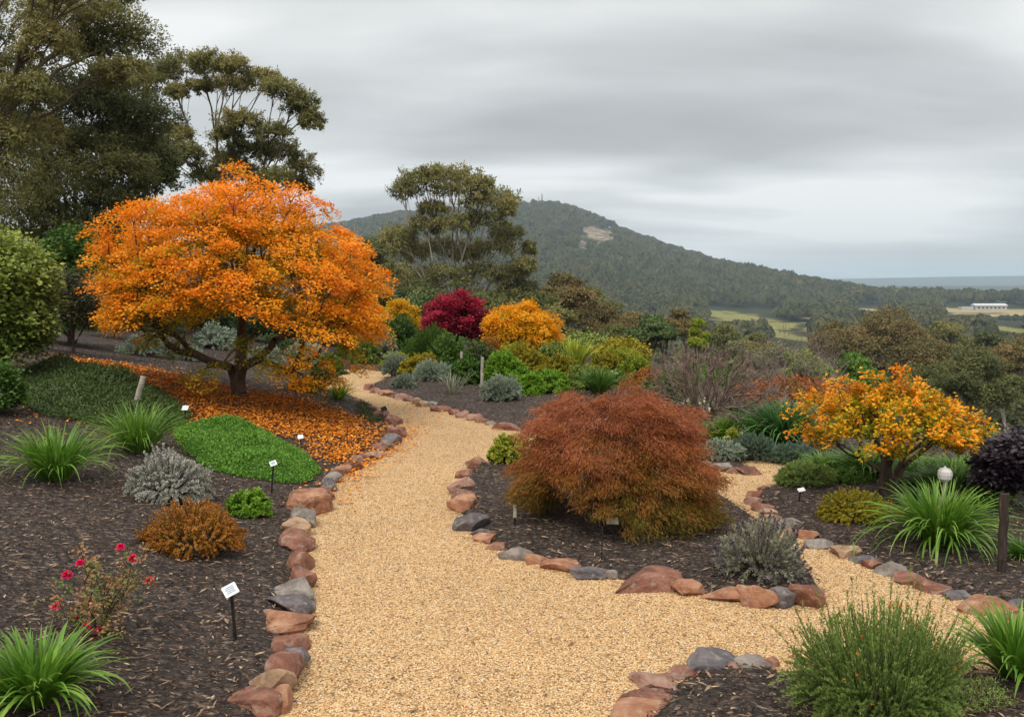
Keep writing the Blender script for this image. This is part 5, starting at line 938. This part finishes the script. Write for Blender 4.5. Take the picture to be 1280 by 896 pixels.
for (px, D, wd, ht, mt, nm, lb) in [
 (30, 27, 90, 80, L_DARKG, 'dark_shrub', 'dark bush behind the light green shrub at far left'), (190, 31, 110, 70, L_DUSK, 'dusky_shrub', 'dusky bush behind the left side of the orange maple'),
 (255, 34, 90, 60, L_DARKG, 'dark_shrub', 'dark bush seen through the middle of the orange maple'), (330, 33, 100, 66, L_DARKG, 'dark_shrub', 'dark green bush behind the orange maple trunk'),
 (400, 34, 90, 60, L_MIDG, 'green_shrub', 'mid green bush behind the right side of the orange maple'), (450, 32, 70, 62, L_LIGHT, 'green_shrub', 'soft green shrub at the far end of the path, left'),
 (460, 38, 90, 80, L_DARKG, 'dark_shrub', 'dark tall bush behind the far end of the path'), (530, 36, 80, 70, L_DARKG, 'dark_shrub', 'dark green bush filling the gap left of the crimson maple'),
 (612, 33, 60, 40, L_MIDG, 'green_shrub', 'green bush between the crimson and golden maple trunks'), (690, 33, 70, 50, L_DARKG, 'dark_shrub', 'dark bush right of the golden maple'),
 (735, 30, 80, 44, L_LIGHT, 'green_shrub', 'olive green bush behind the spiky lime plant'), (780, 27, 80, 40, L_OLIVE, 'olive_shrub', 'olive bush left of the leafless pinkish shrub'),
 (900, 21, 110, 50, L_MIDG, 'green_shrub', 'green bush behind the leafless tree trunk'), (960, 24, 110, 60, L_DUSK, 'dusky_shrub', 'dusky bush behind the red and orange shrub'),
 (1060, 19, 130, 60, L_DARKG, 'dark_shrub', 'dark bush behind the right orange maple, left'), (1150, 17, 130, 60, L_DARKG, 'dark_shrub', 'dark bush behind the right orange maple, right'),
 (1235, 15, 120, 70, L_MIDG, 'green_shrub', 'green bush behind the purple shrub'), (1300, 14, 110, 90, L_DARKG, 'dark_shrub', 'dark bush at the right edge behind the purple shrub')]:
    small_maple(nm, lb, px, 0, D, wd, 10, mt, n=230, per=40, L=0.0032*D, R0=0.04, zc=0.4, tint0=0.1, tgain=0.6, cr=0.0075*D, stems=3, cat='shrub', spr=0.45, amp=0.2, lob=22, zmin=-0.7, hm=ht*D/F)

for (x, y, w, h, mt, nm, lb) in [
 (455, 458, 44, 34, L_LIGHT, 'green_shrub', 'soft green shrub on the far side of the path end'), (438, 452, 40, 30, L_MIDG, 'green_shrub', 'green shrub at the far left of the path end'),
 (560, 468, 60, 44, L_MIDG, 'green_shrub', 'reedy green shrub under the crimson maple'), (600, 470, 56, 36, L_DARKG, 'dark_shrub', 'dark shrub between the maple trunks'),
 (652, 478, 74, 40, L_OLIVE, 'olive_shrub', 'olive yellow skirt of shrubs under the golden maple'), (690, 474, 60, 38, L_LIGHT, 'green_shrub', 'pale green shrub right of the golden maple trunk'),
 (610, 462, 44, 34, L_RUST, 'rust_shrub', 'rusty shrub left of the golden maple trunk'), (730, 492, 60, 30, L_LIGHT, 'green_shrub', 'pale green shrub behind the weeping maple left shoulder'),
 (660, 500, 44, 26, L_BRIGHT, 'bright_shrub', 'bright small shrub between the silver mound and the green plants'), (775, 470, 60, 30, L_YG, 'yellow_shrub', 'yellow green shrub at the back right of the middle bed'),
 (520, 476, 50, 22, L_OLIVE, 'yellow_shrub', 'small yellow topped shrub behind the long silver mound'), (640, 462, 50, 26, L_YG, 'yellow_shrub', 'yellow green shrub at the foot of the golden maple'),
 (380, 462, 60, 30, L_SILVER, 'silver_shrub', 'silver shrub under the low right branches of the orange maple'), (410, 470, 44, 24, L_MIDG, 'green_shrub', 'green shrub under the low right branches of the orange maple'),
 (350, 450, 60, 26, L_DARKG, 'dark_shrub', 'dark low shrub behind the right of the maple trunk'), (270, 440, 60, 30, L_SILVER, 'silver_shrub', 'silver shrub beyond the maple trunk, left')]:
    SB(nm, lb, 'shrub', x, y, w, h*1.15, mt, 300, 42, 0.065, 0.028, spread=0.6, up=0.3, k_lobes=14, amp=0.3)
# ------------------------------------------------------------------ near bottom bed
SB('rosemary_bush', 'big feathery green bush with tiny orange flowers at the bottom right', 'shrub', 1098, 945, 262, 190, L_WEST, 1500, 60, 0.022, 0.0055, k_lobes=70, amp=0.30, spread=0.46, up=0.5, tmin=0.3, overshoot=0.5, lobe_sharp=60, base_spread=0.5,
   flowers=(tintmat('orange_flower', [(0, (0.60, 0.10, 0.02)), (1, (0.90, 0.42, 0.04))]), 'head', 34, 0.010, 'flowers'))
mat_cover('low_red_plant', 'thin sprawling plant with red buds right of the big green bush', [(1185, 880), (1225, 862), (1262, 875), (1270, 905), (1190, 915)], 0.06, L_WEST, 5000, 0.02, 0.006, 0.2, cat='plant')

# ------------------------------------------------------------------ markers, posts, lamp
BLACK = noisemat('black_metal', [(0.3, (0.012, 0.012, 0.012)), (0.7, (0.03, 0.028, 0.026))], 30, rough=0.5, bump=0.1)
PLATE = noisemat('white_plate', [(0.3, (0.60, 0.62, 0.64)), (0.7, (0.80, 0.81, 0.82))], 20, rough=0.35, bump=0.03)
INK = noisemat('faded_ink', [(0.3, (0.25, 0.30, 0.38)), (0.7, (0.36, 0.40, 0.47))], 60, rough=0.5, bump=0.0)
OLDPL = noisemat('weathered_plate', [(0.3, (0.12, 0.11, 0.07)), (0.7, (0.22, 0.20, 0.13))], 30, rough=0.6, bump=0.1)
WOOD = noisemat('pale_weathered_wood', [(0.3, (0.30, 0.25, 0.20)), (0.7, (0.52, 0.46, 0.40))], 12, rough=0.85, bump=0.5, stretch=(6, 6, 0.5))
DWOOD = noisemat('dark_weathered_wood', [(0.3, (0.025, 0.018, 0.015)), (0.6, (0.07, 0.05, 0.04)), (0.8, (0.20, 0.15, 0.12))], 10, rough=0.9, bump=0.8, stretch=(5, 5, 0.6))
BULB = noisemat('frosted_globe', [(0.3, (0.55, 0.53, 0.50)), (0.7, (0.78, 0.76, 0.74))], 10, rough=0.3, bump=0.05)
def box(g, c, s, Rm=None, bev=0.12):
    """box with chamfered vertical edges"""
    a, b, h = s[0]/2, s[1]/2, s[2]/2; k = min(a, b)*bev*2; pl_ = [(-a+k, -b), (a-k, -b), (a, -b+k), (a, b-k), (a-k, b), (-a+k, b), (-a, b-k), (-a, -b+k)]
    V = np.array([(x, y, -h) for x, y in pl_]+[(x, y, h) for x, y in pl_]); V = V if Rm is None else V@np.array(Rm).T; V = V+np.array(c); i = np.arange(8)
    g.add(V, np.stack([i, (i+1) % 8, (i+1) % 8+8, i+8], 1)); g.add(V, np.array([np.arange(8, 16)])); g.add(V, np.array([np.arange(7, -1, -1)])); return g
def plant_label(label, top, bot, size=0.07, mats=(PLATE, BLACK), diamond=0.6, wh=(1, 1), lines=True, thick=0.009, name='plant_label', tilt=0.9):
    p = at_ground(*bot); D = p[1]; t = wp(top[0], top[1], D)-p; root = thing(name, label, 'plant label', p, 'plant labels on stakes')
    g = Geo(); P = np.array([[0, 0, -0.05], t*0.5, t]); tubes(g, P, np.array([-1, 0, 1]), np.full(3, thick), 8); put('stake', g.mesh('stake', True), mats[1], root)
    Rm = (Matrix.Rotation(-tilt, 3, 'X') @ Matrix.Rotation(diamond, 3, 'Z'))
    Rm = (Matrix.Rotation(math.pi/2-tilt, 3, 'X') @ Matrix.Rotation(diamond, 3, 'Z')); g = Geo(); n_ = np.array(Rm @ Vector((0, 0, 1)))
    c = t+np.array([0, -0.012, 0.0])+np.array(Rm @ Vector((0, 0, 0.006))); box(g, c, (size*wh[0], size*wh[1], 0.004), Rm, 0.05); pl_ = put('plate', g.mesh('plate'), mats[0], root)
    if lines:
        g = Geo()
        for k, (yo, ln) in enumerate([(0.26, 0.6), (0.10, 0.66), (-0.06, 0.5), (-0.22, 0.62)]): box(g, c+np.array(Rm @ Vector((0, yo*size*wh[1], 0.0035))), (ln*size*wh[0], 0.07*size, 0.001), Rm, 0.1)
        put('printed_lines', g.mesh('printed_lines'), INK, pl_)
    return root
plant_label('white tilted plant label nearest the left path stones', (289, 737), (295, 811), 0.085, diamond=0.62, thick=0.011)
plant_label('white plant label beside the bright lime green plant', (342, 579), (339, 622), 0.07, diamond=0.5)
plant_label('small white plant label at the lower edge of the leaf carpet', (232, 510), (231, 533), 0.085, diamond=0.0, lines=False)
plant_label('small white topped marker among the fallen leaves near the carpet shrub', (376, 546), (376, 566), 0.07, diamond=0.3, lines=False)
plant_label('white diamond plant label in front of the lavender bush', (955, 698), (957, 722), 0.06, diamond=0.78, lines=False)
plant_label('small white plant label in the right bed corner', (1001, 612), (998, 636), 0.075, diamond=0.25, wh=(1.0, 0.6), lines=False)
plant_label('dull olive plate label under the weeping maple', (765, 651), (767, 690), 0.085, mats=(OLDPL, BLACK), diamond=0.0, wh=(1.2, 0.8), lines=False, thick=0.006)
plant_label('small dark spotlight-like marker at the left path bend', (480, 511), (480, 524), 0.10, mats=(BLACK, WOOD), diamond=0.4, lines=False)
def stake(name, label, top, bot, r, mat, cat='stake', sides=10, rough=True):
    p = at_ground(*bot); t = wp(top[0], top[1], p[1])-p; root = thing(name, label, cat, p); g = Geo(); k = 7
    P = np.array([t*(i/(k-1)) for i in range(k)]); P[0] -= unit(t)*0.08
    if rough: P[1:-1, :2] += rng.normal(size=(k-2, 2))*r*0.12
    tubes(g, P, np.arange(k)-1, r*U(0.93, 1.07, k), sides); put('shaft', g.mesh('shaft', True), mat, root)
    g = Geo(); tubes(g, np.array([t-unit(t)*r*0.02, t+unit(t)*r*0.35, t+unit(t)*r*0.42]), np.array([-1, 0, 1]), np.array([r*1.04, r*0.75, r*0.02]), sides); put('top', g.mesh('top', True), mat, root); return root
stake('slanting_stake', 'slanting pale wooden stake behind the strap leaved clump', (179, 471), (164, 528), 0.035, WOOD)
stake('wooden_post', 'dark weathered post standing at the right edge of the right bed', (1256, 617), (1250, 727), 0.032, DWOOD, 'post')
stake('wooden_post', 'thin pale post between the two green shrubs of the middle bed', (603, 447), (602, 487), 0.035, WOOD, 'post')
stake('wooden_post', 'pale post top beyond the green shrub in front of the golden maple', (577, 440), (577, 474), 0.035, WOOD, 'post')
stake('thin_stake', 'thin dark stake at the lower edge of the fallen leaves', (434, 533), (434, 567), 0.006, BLACK, rough=False)
stake('thin_stake', 'thin bare dark stake left of the olive plate label', (753, 658), (752, 712), 0.006, BLACK, rough=False)
rt_ = stake('marker_stake', 'black stake with a pale tag on the left side of the weeping maple', (645, 622), (643, 668), 0.010, BLACK)
g = Geo(); pt = wp(643.5, 638, rt_.location.y)-np.array(rt_.location); box(g, pt+[0, -0.014, 0], (0.03, 0.008, 0.12), None, 0.1); put('tag', g.mesh('tag'), noisemat('pale_tag', [(0.3, (0.45, 0.42, 0.30)), (0.7, (0.62, 0.58, 0.45))], 20), rt_)
def globe_light():
    p = at_ground(1176, 655); D = p[1]; t = wp(1181, 603, D)-p; root = thing('globe_light', 'pale faceted globe garden light on a wooden post behind the strap leaves', 'garden light', p)
    g = Geo(); tubes(g, np.array([[0, 0, -.05], t*0.5, t]), np.array([-1, 0, 1]), np.array([0.02, 0.019, 0.018]), 8); put('post', g.mesh('post', True), WOOD, root)
    R = 0.068; prof = [(0.012, -1.0), (0.5, -0.98), (0.9, -0.55), (1.0, 0.0), (0.93, 0.5), (0.62, 0.88), (0.2, 0.98), (0.12, 1.15), (0.02, 1.2)]; c = wp(1181, 593, D)-p; g = Geo(); a = np.arange(10)*2*math.pi/10
    V = np.array([[(R*r*math.cos(x), R*r*math.sin(x), R*z) for x in a] for r, z in prof])+c; nr_ = len(prof); ii, jj = np.meshgrid(np.arange(nr_-1), np.arange(10), indexing='ij'); j2 = (jj+1) % 10
    g.add(V, np.stack([ii*10+jj, ii*10+j2, (ii+1)*10+j2, (ii+1)*10+jj], -1).reshape(-1, 4)); put('globe', g.mesh('globe'), BULB, root)
globe_light()

# ------------------------------------------------------------------ far house and masts
HW = noisemat('white_wall', [(0.3, (0.42, 0.40, 0.37)), (0.7, (0.55, 0.53, 0.50))], 0.5, bump=0.0); HR = noisemat('pale_roof', [(0.3, (0.42, 0.42, 0.43)), (0.7, (0.58, 0.58, 0.59))], 0.5, bump=0.0)
HG = noisemat('dark_window_glass', [(0.3, (0.03, 0.035, 0.04)), (0.7, (0.06, 0.06, 0.07))], 2, rough=0.2, bump=0.0)
def house():
    D = 1080.0; q = wp(1236, 385, D); zg = max(hz(q[0], q[1]), q[2]-1.5)-0.5; p = (q[0], D, zg); root = thing('farm_house', 'long low white farmhouse with pale roof on the far right meadow', 'house', p)
    g = Geo(); box(g, (0, 0, 2.2), (38, 11, 5.4), None, 0.005); put('wall', g.mesh('wall'), HW, root)
    V = np.array([(-20, -6.5, 4.9), (20, -6.5, 4.9), (20, 6.5, 4.9), (-20, 6.5, 4.9), (-20, 0, 7.6), (20, 0, 7.6)]); g = Geo()
    g.add(V, np.array([[0, 1, 5, 4], [2, 3, 4, 5], [3, 2, 1, 0]])); g.add(V, np.array([[0, 4, 3], [1, 2, 5]])); put('roof', g.mesh('roof'), HR, root)
    for i in range(7):
        g = Geo(); box(g, (-15+i*5, -5.53, 2.4), (2.4, 0.12, 2.2), None, 0.02); put('window', g.mesh('window'), HG, root)
    g = Geo(); box(g, (-28, 0, 1.6), (14, 9, 4.0), None, 0.005); put('side_wing', g.mesh('side_wing'), HW, root)
house()
def mast(px, toppy, label, r):
    D = 2150.0; x = (px-640)/F*D; zb = hz(x, D)-2; zt = wp(px, toppy, D)[2]; h = zt-zb; root = thing('radio_mast', label, 'mast', (x, D, zb), 'radio masts on the mountain'); g = Geo(); pts = []; par = []; k = 8
    for c in range(3):
        a = c*2.094; b0 = len(pts)
        for i in range(k): s = r*3*(1-0.6*i/(k-1)); pts.append((s*math.cos(a), s*math.sin(a), h*i/(k-1))); par.append(-1 if i == 0 else b0+i-1)
    for i in range(k-1):
        for c in range(3): b0 = len(pts); pts += [pts[c*k+i], pts[((c+1) % 3)*k+i+1]]; par += [-1, b0]
    tubes(g, np.array(pts), np.array(par), np.full(len(pts), r), 4); put('lattice', g.mesh('lattice'), noisemat('mast_steel_'+str(px), [(0.3, (0.12, 0.12, 0.13)), (0.7, (0.2, 0.2, 0.21))], 0.5, bump=0), root)
    g = Geo(); tubes(g, np.array([[0, 0, h], [0, 0, h*1.08]]), np.array([-1, 0]), np.full(2, r*0.8), 5); put('aerial', g.mesh('aerial'), HG, root)
mast(677, 243, 'taller thin radio mast on the mountain top', 0.55); mast(673, 247, 'shorter thin radio mast just left of the taller one', 0.35)

# ------------------------------------------------------------------ haze
g = Geo(); s = 14200.0; V = np.array([(x, y, z) for z in (-45, 260) for x, y in ((-s, -s), (s, -s), (s, s), (-s, s))], float)
g.add(V, np.array([[0, 3, 2, 1], [4, 5, 6, 7], [0, 1, 5, 4], [1, 2, 6, 5], [2, 3, 7, 6], [3, 0, 4, 7]]))
hm, ht, ho = newmat('haze_air'); pv = nd('ShaderNodeVolumePrincipled', ht); pv.inputs['Density'].default_value = 0.00014; pv.inputs['Color'].default_value = (0.70, 0.86, 1.0, 1); ht.links.new(pv.outputs[0], ho.inputs['Volume'])
put('haze', g.mesh('haze'), hm, kind='stuff', label='thin pale blue haze over the valley')
